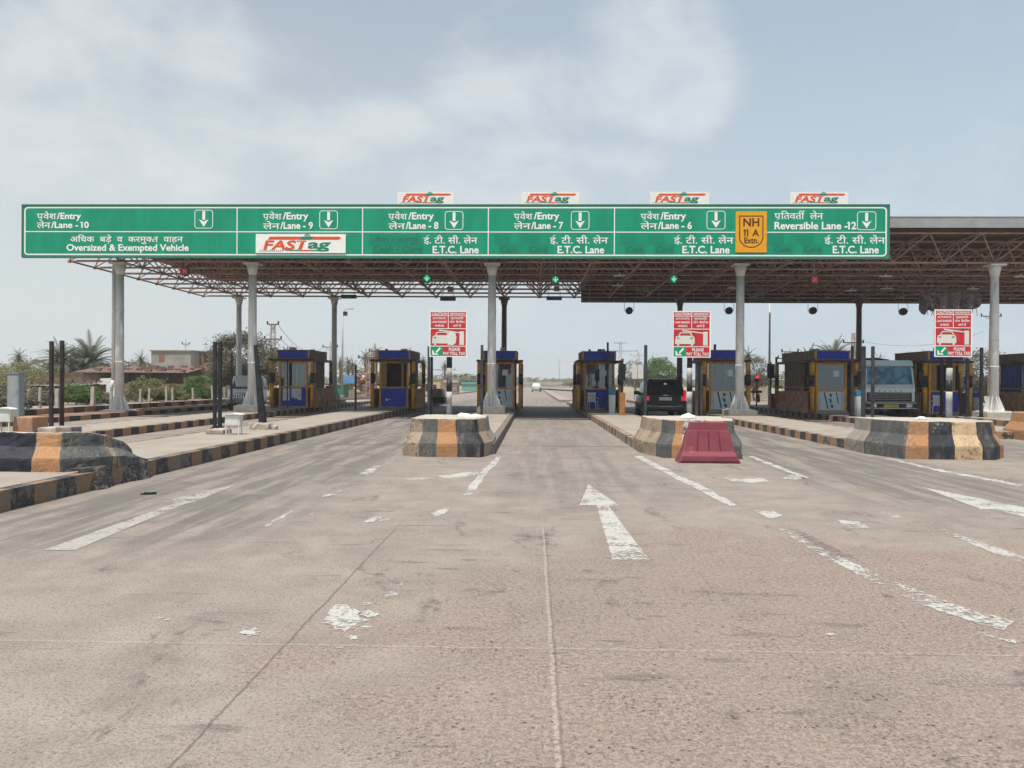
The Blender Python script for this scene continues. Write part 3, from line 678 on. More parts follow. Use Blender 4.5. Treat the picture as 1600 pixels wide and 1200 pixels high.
# yellow route shield
nh = MB(); xa, za = S(1149, 394.5); xb, zb_ = S(1198, 330.5)
nh.box(xa, xb, YS-.03, YS-.006, za, zb_)
sh = spart(nh, 'route_plate', mat('route_yellow', (.72, .33, .012), .5, var=.05))
ol = MB(); cx = (xa+xb)/2; hw = (xb-xa)*.39; top = zb_-.17; low = za+.62
def shield(hw, top, low, yy):
    return [(cx-hw, yy, top), (cx+hw, yy, top), (cx+hw, yy, low)]+[(cx+hw*math.cos(R(a)), yy, low+hw*.88*math.sin(R(a))) for a in range(-10, -180, -10)]+[(cx-hw, yy, low)]
a_ = shield(hw, top, low, YS-.034); b_ = shield(hw-.04, top-.04, low, YS-.034); k = len(ol.v); ol.v += a_+b_; q = len(a_)
for i in range(q): ol.f.append((k+i, k+(i+1) % q, k+q+(i+1) % q, k+q+i)); ol.mi.append(0); ol.sm.append(False)
for bd_, a, b, py, sz in (('NH', 1161, 1186, 353.5, .46), ('11 A', 1161, 1186, 369, .38), ('Extn.', 1162.5, 1185, 380, .33)):
    x0, z = S(a, py); text(ol, bd_, x0, S(b, py)[0], z, sz, YS-.034, 0, .025)
ol.move((-sx0, -YS, -sz0)).build('lettering', mat('route_brown', (.07, .018, .01), .6), sh)
# logo boards: white board, orange-red and green slanted letters with long bars
m_lor, m_lgr, m_lgy = mat('logo_orange', (.66, .085, .025), .5, var=.05), mat('logo_green', (.02, .20, .125), .5, var=.05), mat('logo_grey', (.25, .27, .27), .6)
def logo(parent, w_, h_, y):
    lg = MB()
    def q(pts, mi): lg.face([(x*w_, y, z*h_) for x, z in pts], mi)
    q([(.13, .70), (.92, .70), (.95, .78), (.93, .86), (.16, .86)], 0)
    q([(.49, .695), (.62, .695), (.64, .865), (.51, .865)], 1)
    lg.v[-4:] = [(a, b-.001, c) for a, b, c in lg.v[-4:]]
    for i in range(9):
        a0, a1 = R(30+i*13.3), R(30+(i+1)*13.3)
        for rr, mi in ((.13, 2), (.20, 1)):
            lg.face([(.575*w_+h_*rr*math.cos(a)*k_, y-.002, .80*h_+h_*rr*math.sin(a)*k_) for a, k_ in ((a0, 1), (a1, 1), (a1, .80), (a0, .80))], mi)
    text(lg, 'FAS', .085*w_, .43*w_, .19*h_, .66*h_, y-.001, 0, .035, .28)
    q([(.470, .19), (.512, .19), (.545, .58), (.503, .58)], 0); q([(.452, .60), (.56, .60), (.565, .655), (.457, .655)], 0)
    text(lg, 'ag', .575*w_, .82*w_, .25*h_, .66*h_, y-.001, 1, .03, .22)
    q([(.33, .12), (.80, .09), (.82, .15), (.33, .18)], 1); q([(.50, .105), (.62, .10), (.62, .165), (.50, .17)], 0); lg.v[-4:] = [(a, b-.001, c) for a, b, c in lg.v[-4:]]
    for i in range(12): q([(.04+i*.023, .08), (.054+i*.023, .08), (.057+i*.023, .15), (.043+i*.023, .15)], 2)
    return lg
x0, z0 = S(400, 395.5); x1, z1 = S(540.5, 366)
lp = empty('logo_board', (x0, YS-.02, z0), label='white logo panel with orange and green letters on the lane nine section', cat='sign')
MB().box(0, x1-x0, -.02, .008, 0, z1-z0).build('board', m_white, lp); logo(lp, x1-x0, z1-z0, -.024).build('lettering', [m_lor, m_lgr, m_lgy], lp)
for (a, b), lb in zip(((621, 709), (815, 905), (1016, 1108), (1235, 1326)), ('white logo board standing on the sign above lane eight', 'white logo board standing on the sign above lane seven', 'white logo board standing on the sign above lane six', 'white logo board standing on the sign above the reversible lane')):
    x0, z1 = S(a, 299.5); x1 = S(b, 300)[0]; z0 = sz1+.065
    r_ = empty('logo_board', (x0, YS+.03, z0), label=lb, cat='sign', group='logo boards standing on top of the overhead sign')
    MB().box(0, x1-x0, 0, .04, 0, z1-z0).build('board', mat('logo_board_white', (.74, .74, .71), .6, var=.04), r_)
    logo(r_, x1-x0, z1-z0, -.004).build('lettering', [m_lor, m_lgr, m_lgy], r_)
    st = MB(); [st.box(x, x+.04, .045, .085, -.3, z1-z0-.05) for x in (.3, x1-x0-.3)]; st.build('bracket', m_steel, r_)
# hanging lane signals
def lane_signal(px, py, Y, kind, lb):
    x, z = V(px, py, Y); r_ = empty('lane_signal', (x, Y, z), label=lb, cat='signal light', group='lane signals under the canopy front')
    MB().ring_y(0, 0, .20, 0, .16, 20).build('housing', m_black, r_)
    hb = MB(); hb.box(-.02, .02, .06, .10, .19, ZB-z+.02); hb.build('hanger', m_steel, r_)
    if kind == 'green':
        d = MB().ring_y(0, 0, .17, -.006, -.001, 20); d.build('lens', emit('green_lens', (.0, .24, .11), .12), r_)
        a = MB(); a.face([(-.03, -.010, .13), (.03, -.010, .13), (.03, -.010, -.04), (-.03, -.010, -.04)]); a.face([(-.12, -.012, .02), (-.08, -.012, .06), (0, -.012, -.03), (0, -.012, -.13)]); a.face([(.12, -.012, .02), (.08, -.012, .06), (0, -.012, -.03), (0, -.012, -.13)])
        a.build('lamp_arrow', emit('green_glow', (.20, .85, .52), .45), r_)
    else:
        MB().ring_y(0, 0, .17, -.006, -.001, 20).build('lens', mat('red_lens', (.36, .03, .04), .4), r_)
        a = MB()
        for s in (-1, 1): a.face([(-.10, -.010-.001*s, -.10*s-.02), (-.10, -.010-.001*s, -.10*s+.02), (.10, -.010-.001*s, .10*s+.02), (.10, -.010-.001*s, .10*s-.02)])
        a.build('lamp_cross', emit('red_cross', (.65, .12, .14), .3), r_)
lane_signal(667, 435, 34.9, 'green', 'green arrow signal hanging over lane eight')
lane_signal(868, 437, 34.9, 'green', 'green arrow signal hanging over lane seven')
lane_signal(1053, 436, 34.9, 'green', 'green arrow signal hanging over lane six')
lane_signal(1273, 437, 34.9, 'red', 'round red signal hanging over the reversible lane')
lane_signal(288, 424, 34.9, 'red', 'round red signal hanging over the wide left lane')
# tag readers hung from the frame, two boxes each
for px, p1, p2, lb in ((700, 452, 467, 'tag reader frame hanging over lane eight'), (866, 451, 466, 'tag reader frame hanging over lane seven'), (1005, 452, 469, 'tag reader frame hanging over lane six'), (1182, 453, 470, 'tag reader frame hanging right of the yellow route plate'), (545, 462, 463.5, 'dark bar shaped reader hanging over lane nine')):
    Y = 44.0; x, zt_ = V(px, p1, Y); zb2 = V(px, p2, Y)[1]; r_ = empty('tag_reader', (x, Y, zb2), label=lb, cat='tag reader', group='tag readers hanging from the canopy')
    MB().box(-.42, .42, -.14, .14, -.10, .10, bev=.02).build('antenna_bar', mat('reader_dark', (.06, .06, .065), .6), r_)
    if p2-p1 > 3: MB().box(-.02, .28, -.1, .1, zt_-zb2-.14, zt_-zb2+.14, bev=.02).build('reader_box', mat('reader_grey', (.20, .20, .21), .6), r_)
    hh = MB(); hh.tube((-.32, 0, .08), (-.32, 0, ZB-zb2), .014, n=6); hh.tube((.32, 0, .08), (.32, 0, ZB-zb2), .014, n=6); hh.build('hanger', m_steel, r_)
for px, py, lb in ((983, 485.5, 'black round lamp hanging behind lane six, leftmost of its row'), (1139, 485.5, 'black round lamp hanging just left of the yellow route plate column'), (1270, 485.5, 'black round lamp hanging right of the tall thin pole'), (1411, 487, 'black round lamp hanging above the truck')):
    Y = 51.2; x, z = V(px, py, Y); r_ = empty('hanging_signal', (x, Y, z), label=lb, cat='signal light', group='black signals hanging from the rear edge')
    MB().ring_y(0, 0, .24, -.12, .12, 8).build('housing', m_black, r_)
    hh = MB(); hh.tube((-.30, 0, 0), (-.30, 0, ZB-z), .014, n=6); hh.tube((.30, 0, 0), (.30, 0, ZB-z), .014, n=6); hh.tube((-.3, 0, 0), (.3, 0, 0), .016, n=6); hh.build('hanger', m_steel, r_)
# ================================================================== CRASH BLOCKS
def inset(poly, d):
    n = len(poly); out = []
    for i in range(n):
        p0, p1, p2 = Vector(poly[i-1]), Vector(poly[i]), Vector(poly[(i+1) % n])
        a = (p1-p0).normalized(); b = (p2-p1).normalized(); na = Vector((-a.y, a.x)); nb = Vector((-b.y, b.x))
        m = na+nb; m = m/max(m.dot(na), .3); out.append(tuple(p1+m*d))
    return out
def crash_block(poly, stripes, mats, label, z0=0.0, height=.82, warp=None, rough=.012, seed=0, white=True, group='concrete crash blocks at the island noses'):
    """poly counter-clockwise; stripes: for every edge a list of (fraction, material index)"""
    cx = sum(p[0] for p in poly)/len(poly); cy = sum(p[1] for p in poly)/len(poly)
    r_ = empty('crash_block', (cx, cy, z0), label=label, cat='crash block', group=group)
    s = height/.82
    lv = [(0, 0), (.08, 0), (.16, .0), (.24, .0), (.285, .004), (.30, .012), (.37, .055), (.44, .10), (.505, .14), (.52, .148), (.60, .158), (.68, .168), (.76, .178), (.797, .185), (.806, .195)]
    par = []
    for i, e in enumerate(stripes):
        ln = (Vector(poly[(i+1) % len(poly)])-Vector(poly[i])).length
        t0 = 0
        for t1, mi in e:
            k = max(1, int((t1-t0)*ln/.07))
            for j in range(k): par.append((i, t0+(t1-t0)*j/k, mi))
            t0 = t1
    def P(x, y, z, amp=rough):
        v = Vector((x*3.1+seed, y*3.1, z*3.1)); n3 = noise.noise_vector(v)*amp*1.2+noise.noise_vector(v*4)*amp
        x, y, z = x+n3.x, y+n3.y, z+(n3.z*.6 if z > .05 else 0)
        if warp: x, y, z = warp(x, y, z)
        return (x-cx, y-cy, z)
    rings = []; edge = []
    for z, d in lv:
        q = inset(poly, d); row = []
        for i, t, mi in par:
            a, b = q[i], q[(i+1) % len(q)]; row.append(P(a[0]+(b[0]-a[0])*t, a[1]+(b[1]-a[1])*t, z*s, rough*(1.0 if z > .78 else .6)))
        rings.append(row)
    mb = MB(); n = len(par); mb.v = [p for r in rings for p in r]
    for j in range(len(lv)-1):
        for i in range(n):
            k = (i+1) % n; mb.f.append((j*n+i, j*n+k, (j+1)*n+k, (j+1)*n+i)); mb.mi.append(par[i][2]); mb.sm.append(False)
    mb.build('body', mats, r_, fix=True)
    tp = MB(); last = rings[-1]; c0 = P(cx, cy, .80*s)
    q = [tuple(last)]
    m_ = [[(c0[0]+(p[0]-c0[0])*f, c0[1]+(p[1]-c0[1])*f, (c0[2]+(p[2]-c0[2])*f)+(.006 if f < .99 else .0)) for p in last] for f in (1.0, .985, .6)]
    tp.v = [p for r in m_ for p in r]+[(c0[0], c0[1], c0[2]+.008)]
    for j in range(2):
        for i in range(n): k = (i+1) % n; tp.f.append((j*n+i, j*n+k, (j+1)*n+k, (j+1)*n+i)); tp.mi.append(0); tp.sm.append(False)
    for i in range(n): tp.f.append((2*n+i, 2*n+(i+1) % n, 3*n)); tp.mi.append(0); tp.sm.append(False)
    tp.build('cap', mat('cap_sunlit', (.38, .35, .30), .85, var=.12, bump=.3, dirt=.25), r_)  # paler top: sunlight on the block put into the colour
    return r_
BM = [m_grey_worn, m_orange_worn, m_black_worn, m_bare_worn, m_conc]
crash_block([(-2.86, 17.5), (-2.6, 17.16), (-1.14, 17.1), (-.90, 18.0), (-.92, 19.7), (-2.84, 19.7)],
    [[(1, 3)], [(.10, 3), (.36, 0), (.67, 1), (1, 2)], [(.3, 2), (1, 3)], [(1, 4)], [(1, 4)], [(1, 4)]], BM, 'black and orange concrete crash block just left of the middle lane', seed=1)
crash_block([(2.44, 18.7), (2.80, 17.35), (4.42, 17.2), (4.70, 18.3), (4.6, 19.9), (2.46, 19.9)],
    [[(.7, 4), (1, 0)], [(.10, 0), (.22, 1), (.60, 2), (.85, 1), (1, 0)], [(1, 0)], [(1, 4)], [(1, 4)], [(1, 4)]], [m_grey_worn, m_orange_worn, worn_over('black_flaked', (.07, .075, .08), (.50, .46, .42), .62), m_bare_worn, m_bare_worn], 'weathered crash block behind the red plastic barrier', seed=4, rough=.016)
crash_block([(7.68, 18.9), (7.98, 17.55), (9.9, 17.5), (10.42, 18.1), (10.3, 20.1), (7.72, 20.1)],
    [[(1, 0)], [(.02, 0), (.27, 1), (.56, 2), (.86, 3), (1, 2)], [(.55, 2), (1, 1)], [(1, 4)], [(1, 4)], [(1, 4)]],
    [m_grey_worn, m_orange_worn, m_black_worn, worn_over('bare_orange', (.50, .36, .22), (.25, .17, .11), .45), m_conc], 'orange and black striped crash block at right below the third warning sign', seed=7)
def wp(x, y, z):
    k = min(1, max(0, (y-11.6)/1.7)); k2 = min(1, max(0, (x+7.4)/.9))
    f = 1-.80*k**2.1*(.75+.25*k2)-.10*k*k2
    return (x+.03*math.sin(y*9)*k, y, z*f)
crash_block([(-9.3, 11.45), (-6.80, 11.42), (-6.46, 11.85), (-6.38, 12.6), (-6.42, 13.25), (-9.3, 13.25)],
    [[(.30, 1), (.82, 2), (.985, 1), (1, 0)], [(1, 0)], [(.35, 0), (.65, 3), (1, 0)], [(1, 0)], [(1, 4)], [(1, 2)]],
    [m_grey_worn, m_orange_worn, mat('black_block', (.022, .024, .034), .6, var=.3, bump=.3), m_bare_worn, m_grey_worn], 'large broken crash block on the left island, crumbled at its right end', z0=.262, height=.57, warp=wp, rough=.022, seed=11)
crash_block([(14.3, 23.7), (14.55, 23.1), (15.8, 23.1), (16.1, 23.7), (16.0, 25), (14.35, 25)],
    [[(1, 1)], [(.4, 1), (.6, 2), (1, 1)], [(1, 2)], [(1, 4)], [(1, 4)], [(1, 4)]], [m_grey_worn, m_orange_worn, m_black_worn, m_bare_worn, m_orange_worn], 'orange crash block partly cut off by the right edge', seed=15)
bb = MB(); nx, ny = 46, 10; rows = []
for j in range(ny+1):
    row = []
    for i in range(nx+1):
        y = 11.35+2.1*i/nx; u = j/ny; x = -6.33+.05*math.sin(y*5)-.10*u; z = .33*u*(1-.35*max(0, (y-12.9)/.55)**2)
        v = Vector((x*2, y*3, z*5)); nn = noise.noise_vector(v*1.4)*.03+noise.noise_vector(v*4)*.012
        e = min(1, (y-11.35)/.35, (13.45-y)/.25); row.append((x-.12*(1-max(0, e))+nn.x, y, max(0, z+nn.z*.6)))
    row and rows.append(row)
rows.append([(x-.10, y, z+.02*noise.noise(Vector((x, y*6, 2)))) for x, y, z in rows[-1]])
for j in range(len(rows)-1):
    for i in range(nx): bb.face([rows[j][i], rows[j][i+1], rows[j+1][i+1], rows[j+1][i]])
tag(bb.build('broken_kerb', worn_over('kerb_dirty', (.045, .045, .048), (.20, .165, .13), .55, 6), loc=(-6.5, 12, 0), fix=False), 'dark crumbled kerb edge beneath the large broken block at left', 'broken kerb')
# broken white caps lying on the blocks
def rubble(cx, cy, z, lb, n=2, s=1.0):
    mb = MB()
    for i in range(n):
        b = bmesh.new(); bmesh.ops.create_icosphere(b, subdivisions=2, radius=1)
        for v in b.verts:
            v.co *= (1+.35*noise.noise(v.co*2+Vector((i*5+cx, cy, 1)))); v.co = Vector((v.co.x*.24*s+cx+i*.36*s, v.co.y*.25*s+cy, z+max(0, v.co.z)*.12*s*(1 if i == 0 else .7)))
        mb.addbm(b); b.free()
    tag(mb.build('rubble', mat('white_rubble', (.66, .65, .60), .9, var=.1, bump=.4), loc=(cx, cy, z)), lb, 'rubble', 'white rubble heaps on the crash blocks')
rubble(-1.62, 18.7, .80, 'white rubble on top of the crash block left of the middle lane', 2, .75)
rubble(3.58, 18.7, .815, 'white rubble on top of the block behind the red barrier', 1, .8)
rubble(9.0, 18.9, .815, 'small white rubble on the right crash block', 1, .5)
# ------------------------------------------------------------------ red water filled barrier
bx, by = 3.55, 16.52
rbar = empty('plastic_barrier', (bx, by, 0), R(-1), label='faded red plastic traffic barrier standing before a crash block', cat='traffic barrier')
mrp = mat('red_plastic', (.19, .046, .060), .55, var=.10, scale=3, dirt=.18, dirtc=(.40, .20, .17), dscale=2)
pb = MB(); hw = .62
pr = [(0, .27), (.05, .285), (.14, .28), (.18, .255), (.21, .20), (.235, .185), (.64, .105), (.65, .075), (.81, .055), (.82, .03)]
rings = []
def xw(z): return hw-(.09*min(1, z/.2)+.105*min(1, max(0, z-.2)/.44)+(.025+.03*(z-.65)/.17 if z > .645 else 0))
for z, d in pr:
    x = xw(z); ch = .03; rings.append([(-x+ch, -d, z), (x-ch, -d, z), (x, -d+ch*.6, z), (x, d-ch*.6, z), (x-ch, d, z), (-x+ch, d, z), (-x, d-ch*.6, z), (-x, -d+ch*.6, z)])
pb.loft(rings, smooth=False); body = pb.build('body', mrp, rbar)
gr_ = MB(); mdk = mat('red_plastic_groove', (.12, .018, .026), .6)
for k in (-1, 0, 1):
    x = k*.235
    for sgn in (-1, 1): gr_.loft([[(x*1.0-.012, sgn*.1875, .24), (x*1.0+.012, sgn*.1875, .24), (x*.86+.010, sgn*.108, .635), (x*.86-.010, sgn*.108, .635)], [(x*1.0-.012, sgn*.181, .24), (x*1.0+.012, sgn*.181, .24), (x*.86+.010, sgn*.101, .635), (x*.86-.010, sgn*.101, .635)]], smooth=False)
gr_.build('groove', mdk, rbar)
sl_ = MB()
for x in (-.25, .20): sl_.box(x-.15, x+.15, -.275, .275, .0, .045)
sl_.build('forklift_slot', m_dark, rbar)
# ================================================================== POSTS
m_plinth = mat('broken_plinth', (.38, .34, .29), .95, var=.25, scale=5, bump=.6, dirt=.3)
def post(px, yt, yb, wpx, lb, m=m_post, z=IZ, base=True, depth=None, grp='tall bollard posts on the islands'):
    x, y = G(px, yb, z) if depth is None else (V(px, yb, depth)[0], depth)
    h = V(px, yt, y)[1]-z; w_ = wpx*y/F/2*.82
    mb = MB().box(-w_, w_, -w_, w_, 0, h, bev=min(.02, w_*.3))
    o = mb.build('bollard_post', m, None); o.location = (x, y, z); tag(o, lb, 'bollard post', grp)
    if base:
        p = MB().box(-w_*2, w_*2, -w_*2, w_*2, 0.0, .03); p.tube((-w_*1.5, 0, .03), (-w_*1.5, 0, .06), .015, n=6); p.tube((w_*1.5, 0, .03), (w_*1.5, 0, .06), .015, n=6); p.build('base_plate', m_post, o)
    return o
m_pr = mat('post_brownblack', (.040, .028, .030), .6, var=.4)
post(80, 533, 669.5, 6.5, 'dark tall post nearest the left edge of the photo', m_pr)
post(96.5, 532, 668.5, 6.5, 'dark tall post, right one of the far left pair', m_pr)
post(335.5, 534, 670, 6.2, 'black tall post, left one of the pair beside the white meter box', z=.26)
post(343.5, 534, 668, 6.2, 'black tall post, right one of the pair beside the white meter box', z=.26)
post(361.5, 552, 641.5, 3.4, 'thin dark post just left of the parked white vehicle', m_pr)
post(555.5, 570, 643, 3.6, 'thin black post between the first two toll booths')
post(669.5, 541, 679.5, 5.0, 'grey black post left of the first warning sign', m_postg)
post(674, 557, 679, 4.6, 'shorter grey black post under the first warning sign', m_postg)
post(752.5, 539, 653, 5.2, 'dark grey post standing against the middle column', m_postg)
post(949, 535, 641, 3.8, 'grey post in front of the booth right of the middle lane', m_postg)
post(1008.2, 539, 657, 5.8, 'dark grey post beside the rear of the black vehicle', m_postg)
post(1088, 566, 680, 5.0, 'dark post right of the black vehicle', m_postg)
post(1095.5, 572, 682, 4.2, 'second dark post right of the black vehicle, before the booth', m_postg)
post(1116.3, 538, 643, 4.4, 'dark blue grey post in front of the booth window', m_postg)
post(1212.5, 558, 637.5, 3.4, 'thin dark post left of the striped toll booth')
post(1331, 541, 650, 4.4, 'grey post at the left front corner of the truck', m_postg)
post(1348.5, 541, 679, 6.6, 'grey post before the truck cab, nearer the camera', m_postg)
post(1363, 541, 682, 5.4, 'grey post before the truck windscreen', m_postg)
post(1471, 560, 649, 5.0, 'dark post behind the left edge of the right warning sign')
post(1511, 560, 651.5, 5.2, 'dark post behind the right edge of the right warning sign')
post(1533, 543, 652, 5.0, 'dark post left of the rightmost column')
post(1501, 583, 650, 3.4, 'short thin leaning dark post by the right warning sign').rotation_euler = (0, R(-3), 0)
# tapered leaning black post
x, y = G(411, 671, .26); hp = V(398, 539, y)[1]-.26
lp_ = empty('leaning_post', (x, y, .26), label='leaning tapered black post on broken concrete beside a column', cat='bollard post')
b0 = 5.2*y/F; t0 = 2.2*y/F; dx = (398-411)*y/F
MB().loft([[(-b0, -b0, .12), (b0, -b0, .12), (b0, b0, .12), (-b0, b0, .12)], [(dx-t0, -t0, hp), (dx+t0, -t0, hp), (dx+t0, t0, hp), (dx-t0, t0, hp)]], smooth=False).build('shaft', m_post, lp_)
def chunk(mb, cx, cy, z0, rx, ry, rz, seed):
    b = bmesh.new(); bmesh.ops.create_icosphere(b, subdivisions=2, radius=1)
    for v in b.verts:
        v.co *= 1+.4*noise.noise(v.co*1.7+Vector((seed, 3, 1))); c = v.co; c.x = max(-.75, min(.75, c.x))/.75; c.y = max(-.75, min(.75, c.y))/.75; c.z = max(-.6, min(.6, c.z))/.6
        v.co = Vector((cx+c.x*rx, cy+c.y*ry, z0+max(0, c.z+.2)*rz))
    mb.addbm(b); b.free()
cb = MB(); chunk(cb, 0, 0, 0, .24, .2, .16, 3); chunk(cb, .2, .05, 0, .2, .15, .09, 8); chunk(cb, -.28, 0, 0, .10, .1, .16, 5); cb.build('footing', m_plinth, lp_)
def plinth(px0, px1, yb, hpx, lb, z=IZ, m=m_plinth, name='plinth', cat='concrete plinth', dep=.5, bev=.03):
    x0, y = G(px0, yb, z); x1 = G(px1, yb, z)[0]; h = hpx*y/F
    b = MB().box(-(x1-x0)/2, (x1-x0)/2, 0, dep, 0, h, bev=bev); o = b.build(name, m, None); o.location = ((x0+x1)/2, y, z); return tag(o, lb, cat)
plinth(58, 90, 677, 9, 'low broken concrete base under the far left pair of posts', dep=.9)
plinth(86, 113, 678, 11, 'dark chipped concrete lump right of the far left posts', m=mat('dark_plinth', (.22, .19, .17), .95, var=.3, bump=.6), dep=.5)
plinth(321, 350, 679, 8, 'pale broken concrete base below the paired black posts', z=.26, dep=.6)
# left cabinet on its plinth, and two white meter boxes on legs
plinth(19, 53, 676, 25, 'square orange brown concrete block at the left edge', m=mat('orange_brown_block', (.36, .20, .12), .9, var=.18, bump=.4, dirt=.3, dirtc=(.30, .25, .2)), dep=.7)
x, y = G(24, 656, IZ)
cbn = empty('control_cabinet', (x, y, IZ), label='tall grey steel control cabinet at the left edge', cat='cabinet'); hh = V(24, 584, y)[1]-IZ
MB().box(-.19, .22, -.16, .16, 0, hh, bev=.012).build('body', mat('cabinet_grey', (.26, .29, .31), .5, .1, var=.1, dirt=.2), cbn)
MB().box(-.15, .18, -.168, -.163, .35, hh-.06).box(.14, .16, -.185, -.168, .9, 1.02).build('door', mat('cabinet_door', (.30, .33, .35), .5, .1, var=.1, dirt=.2), cbn)
MB().box(-.22, .25, -.19, .19, hh+.002, hh+.03).build('top_cover', mat('cabinet_grey', (.26, .29, .31)), cbn)
def meter(px0, px1, yt, yb, z, lb):
    x0, y = G(px0, yb, z); x1 = G(px1, yb, z)[0]; w_ = x1-x0; zt_ = V(px0, yt, y)[1]-z
    r_ = empty('meter_box', ((x0+x1)/2, y, z), label=lb, cat='meter box', group='white meter boxes on legs')
    h0 = zt_*.42; MB().box(-w_/2, w_/2, -.12, .12, h0, zt_*.92, bev=.008).box(-w_*.40, w_*.40, -.126, -.121, h0+.02, zt_*.88).build('body', m_wht, r_)
    MB().prism_y([(-w_/2-.03, zt_*.921), (w_/2+.03, zt_*.921), (w_/2, zt_*.955), (0, zt_), (-w_/2, zt_*.955)], -.16, .16).build('lid', m_wht, r_)
    for sx in (-1, 1):
        for sy in (-1, 1): MB().box(sx*w_*.42-.014, sx*w_*.42+.014, sy*.1-.014, sy*.1+.014, 0, h0-.001).build('leg', m_wht, r_)
meter(354, 378, 645, 679, .26, 'white meter box on legs beside the leaning black post')
meter(-4, 22, 636, 676, IZ, 'white meter box on legs cut off by the left edge')
# ================================================================== WARNING SIGNS
def warning_sign(px, ybase, lb, first, px0, px1, yt, yb2):
    x, y = G(px, ybase, IZ); x0, zt_ = V(px0, yt, y); x1, zb_ = V(px1, yb2, y)
    r_ = empty('warning_sign', (x, y, IZ), label=lb, cat='warning sign', group='red toll warning signs on striped poles')
    z = lambda q: q-IZ
    bands = [(0, V(px, 631, y)[1], m_grey_band), (V(px, 631, y)[1], V(px, 612, y)[1], m_wht), (V(px, 612, y)[1], V(px, 594, y)[1], m_black), (V(px, 594, y)[1], V(px, 575, y)[1], m_wht), (V(px, 575, y)[1], zb_+.5, m_black)]
    pl = MB()
    mats_ = [m_grey_band, mat('pole_white', (.40, .40, .38), .8, var=.15, dirt=.25, dirtc=(.16, .14, .12)), m_black]; lz = 0
    for a, b, m in bands:
        pl.tube((0, 0, max(0, z(a)) if a else 0), (0, 0, z(b)), .072, n=14, mi=(1 if m is m_wht else mats_.index(m)))
    pl.build('pole', mats_, r_)
    W_, H_ = x1-x0, zt_-zb_; ox, oz = x0-x, z(zb_)
    MB().box(ox, ox+W_, -.10, -.085, oz, oz+H_).build('panel', m_red, r_)
    bk = MB(); bk.box(ox+.05, ox+W_-.05, -.083, -.073, oz+.25, oz+.30); bk.box(ox+.05, ox+W_-.05, -.083, -.073, oz+H_-.35, oz+H_-.30); bk.build('bracket', m_steel, r_)
    g = MB(); yy = -.104
    def rc(a, b, c, d, mi=0, y=yy): g.box(ox+a*W_, ox+b*W_, y-.001, y+.002, oz+c*H_, oz+d*H_, mi)
    rc(0, 1, .975, 1.0); rc(0, 1, 0, .02); rc(0, .03, .02, .975); rc(.97, 1, .02, .975)
    rc(.03, .97, .225, .24); rc(.03, .97, .605, .62); rc(.492, .508, .62, .975); rc(.03, .492, .885, .897); rc(.508, .97, .885, .897)
    g.build('border_lines', m_white, r_)
    t = MB()
    def tx(body, a, b, c, s, bold=.022): text(t, body, ox+a*W_, ox+b*W_, oz+c*H_, s*H_, yy, 0, bold)
    tx('CAUTION', .06, .47, .910, .075); tx('सावधान', .54, .94, .910, .072)
    tx('AUTOMATIC', .08, .45, .815, .066, .014); tx('LANE BARRIER', .06, .46, .735, .066, .014); tx('AHEAD', .14, .39, .655, .066, .014)
    tx('स्वचालित', .56, .90, .815, .064, .01); tx('लेन बैरियर', .54, .94, .735, .064, .01); tx('आगे है', .62, .84, .655, .064, .01)
    tx('PLEASE', .52, .82, .135, .092); tx('PAY TOLL TAX', .37, .955, .045, .092)
    t.build('lettering', m_white, r_)
    g2 = MB()
    def pl2(pts, mi, y=yy): g2.face([(ox+a*W_, y, oz+c*H_) for a, c in pts], mi)
    pl2([(.03, .02), (.36, .02), (.36, .225), (.03, .225)], 1, yy+.001)
    pl2([(.27, .205), (.31, .185), (.20, .085), (.16, .105)], 0, yy-.002)
    pl2([(.08, .15), (.08, .045), (.25, .045), (.21, .075), (.13, .075), (.115, .13)], 0, yy-.0035)
    # front of a car under a raised arm
    gm = 2
    pl2([(.07, .36), (.09, .45), (.16, .47), (.50, .47), (.57, .45), (.585, .36), (.58, .29), (.07, .29)], gm)
    pl2([(.15, .475), (.19, .53), (.23, .53), (.185, .475)], gm, yy-.002); pl2([(.44, .53), (.485, .53), (.53, .475), (.49, .475)], gm, yy-.002); pl2([(.19, .52), (.48, .52), (.48, .54), (.19, .54)], gm, yy-.003)
    pl2([(.12, .255), (.18, .255), (.18, .289), (.12, .289)], gm); pl2([(.48, .255), (.54, .255), (.54, .289), (.48, .289)], gm)
    pl2([(.11, .415), (.18, .41), (.18, .425), (.12, .43)], 3, yy-.004); pl2([(.46, .41), (.53, .415), (.54, .43), (.46, .425)], 3, yy-.004)
    pl2([(.80, .26), (.92, .26), (.92, .555), (.80, .555)], gm); pl2([(.24, .565), (.26, .595), (.81, .535), (.81, .51)], gm, yy-.0025)
    if first: pl2([(.50, .27), (.62, .25), (.70, .30), (.72, .42), (.69, .52), (.55, .55), (.47, .50), (.45, .40)], 4, yy-.006)
    g2.build('pictogram', [m_white, m_sgreen, mat('sign_cream', (.60, .63, .56), .6, var=.05), m_black, mat('bare_patch', (.64, .68, .64), .7, var=.04)], r_)
m_grey_band = mat('pole_grey_band', (.10, .11, .12), .6, var=.2)
warning_sign(701.5, 679.5, 'red warning sign before the middle column with a bare patch over its car picture', True, 672, 730, 486, 558)
warning_sign(1077, 680, 'red warning sign above the right side of the black vehicle', False, 1050, 1109, 486.5, 559)
warning_sign(1482.5, 691.5, 'red warning sign at right below the torn hanging cloth', False, 1457, 1515, 484, 558)
